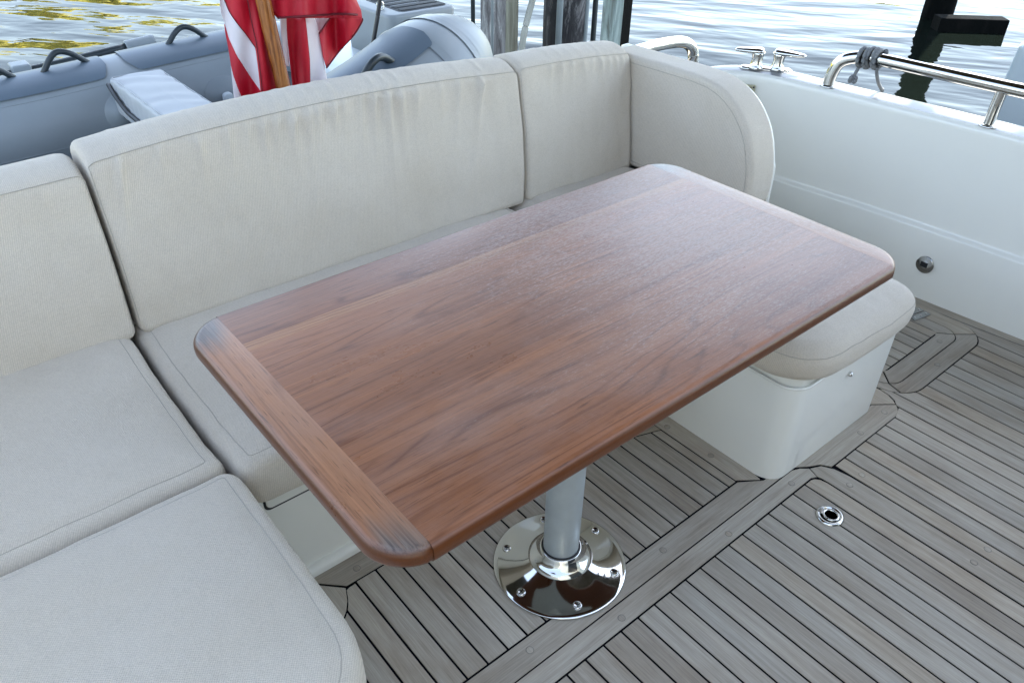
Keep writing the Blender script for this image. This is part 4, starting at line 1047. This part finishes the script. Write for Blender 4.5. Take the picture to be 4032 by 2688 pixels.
def cloth(left_pts, right_pts, lay, mat, name='stripe', nu=14, nv=26, pleat=1.):
    """strip between two polylines (given by where they show in the photograph), draped at its own depth"""
    def res(pl, t):
        L = [0]
        for a, b in zip(pl, pl[1:]): L.append(L[-1] + math.hypot(b[0] - a[0], b[1] - a[1]))
        s = t * L[-1]
        for i in range(len(pl) - 1):
            if s <= L[i + 1] + 1e-9:
                k = (s - L[i]) / max(1e-9, L[i + 1] - L[i]); return (pl[i][0] + (pl[i + 1][0] - pl[i][0]) * k, pl[i][1] + (pl[i + 1][1] - pl[i][1]) * k)
        return pl[-1]
    V = []; F = []
    for j in range(nv + 1):
        a = res(left_pts, j / nv); b = res(right_pts, j / nv)
        for i in range(nu + 1):
            t = i / nu; vx = a[0] + (b[0] - a[0]) * t; vy = a[1] + (b[1] - a[1]) * t
            p = aty(vx, vy, 1.93); d = (drape(p.x, p.z, 0) * pleat + lay)
            V.append(aty(vx, vy, 1.93 + d))
    for j in range(nv):
        for i in range(nu): F.append((j * (nu + 1) + i, j * (nu + 1) + i + 1, (j + 1) * (nu + 1) + i + 1, (j + 1) * (nu + 1) + i))
    o = adopt(mesh_obj(name, V, F, mat), fg)
    so = o.modifiers.new('thickness', 'SOLIDIFY'); so.thickness = .0012; so.offset = 0
    return o
def A_(*p): return [fA(*q) for q in p]
def B_(*p): return [fB(*q) for q in p]
LB_ = .045; e_left = A_((1835, -120), (1848, 0), (1860, 110), (1890, 200))
w1l = A_((1840, -120), (1848, 0), (1862, 120), (1892, 200), (1930, 330), (2000, 480), (2110, 650), (2195, 765))
w1r = A_((1850, -120), (1888, 0), (1930, 100), (1990, 190), (2070, 290), (2152, 405), (2172, 560), (2196, 768))
cloth(w1l, w1r, LB_, M_white)
cloth(A_((1888, 205), (1900, 300), (1915, 370), (1932, 470), (1945, 560), (1965, 640), (2000, 740), (2055, 875)), A_((1892, 205), (1930, 330), (2000, 480), (2110, 650), (2195, 765), (2198, 800), (2205, 850), (2215, 900)), LB_, M_red)
cloth(A_((1943, 560), (1955, 680), (1968, 800), (1985, 960)), A_((1946, 560), (1965, 640), (2000, 740), (2080, 925)), LB_, M_white, nu=6)
cloth(A_((1850, -120), (1888, 0), (1930, 100), (1990, 190), (2070, 290), (2152, 405), (2172, 560), (2196, 768), (2215, 900)), A_((2050, -120), (2085, 0), (2105, 120), (2130, 240), (2155, 350), (2170, 450), (2190, 600), (2208, 770), (2225, 900)), LB_, M_red)
cloth(A_((2050, -120), (2085, 0), (2105, 120), (2130, 240), (2155, 350), (2170, 450), (2190, 600), (2208, 770), (2225, 900)), A_((2190, -120), (2215, 0), (2235, 120), (2255, 240), (2275, 350), (2290, 450), (2310, 600), (2338, 770), (2352, 900)), LB_ - .012, M_red)
cloth(A_((2260, 240), (2275, 350), (2292, 450), (2312, 600), (2330, 770), (2345, 900)), A_((2300, 240), (2320, 350), (2340, 450), (2360, 600), (2380, 770), (2400, 900)), LB_ + .004, M_white, nu=4)
# right of the staff
cloth(B_((400, -120), (430, 0), (450, 80), (520, 157)), B_((1130, -120), (1182, 0), (1222, 90), (1232, 152)), .0 - .02, M_red, nu=24)
cloth(B_((540, 150), (548, 300), (565, 420), (590, 560)), B_((592, 150), (597, 260), (606, 400), (618, 560)), .03, M_white, nu=5)
cloth(B_((590, 148), (600, 300), (618, 480), (635, 620), (655, 800)), B_((752, 146), (765, 250), (780, 400), (790, 500), (797, 800)), .035, M_red)
cloth(B_((752, 146), (765, 250), (780, 400), (790, 500), (797, 780)), B_((828, 140), (868, 260), (885, 380), (905, 500), (955, 780)), .035, M_white)
cloth(B_((975, 130), (925, 205), (870, 285), (885, 380), (905, 490), (930, 572)), B_((1190, 128), (1234, 155), (1228, 190), (1160, 300), (1050, 420), (932, 574)), .03, M_red, nu=20)
cloth(B_((826, 138), (840, 180), (858, 250), (870, 285)), B_((978, 128), (945, 180), (905, 240), (872, 285)), .05, M_white, nu=10)
def hem(pts, r=.0016, lay=-.004, mat=None):
    out = []
    for q in pts:
        p = aty(q[0], q[1], 1.93); out.append(aty(q[0], q[1], 1.93 + drape(p.x, p.z, 0) + lay))
    V, F = sweep(catmull(out, 4), r, 6); adopt(mesh_obj('hem', V, F, mat or M_redd), fg)
hem(B_((520, 153), (620, 146), (760, 138), (900, 128), (1000, 120), (1100, 120), (1190, 126)), .0028, -.027)
hem(B_((1234, 155), (1228, 190), (1160, 300), (1050, 420), (932, 574)), .0022, .022)
hem(B_((975, 132), (925, 205), (870, 285)), .0020, .024)
hem(A_((2085, 0), (2105, 120), (2130, 240), (2155, 350), (2170, 450), (2190, 600), (2208, 770), (2225, 900)), .0014, LB_ - .016)
hem(A_((1888, 0), (1930, 100), (1990, 190), (2070, 290), (2152, 405)), .0010, LB_ - .004)
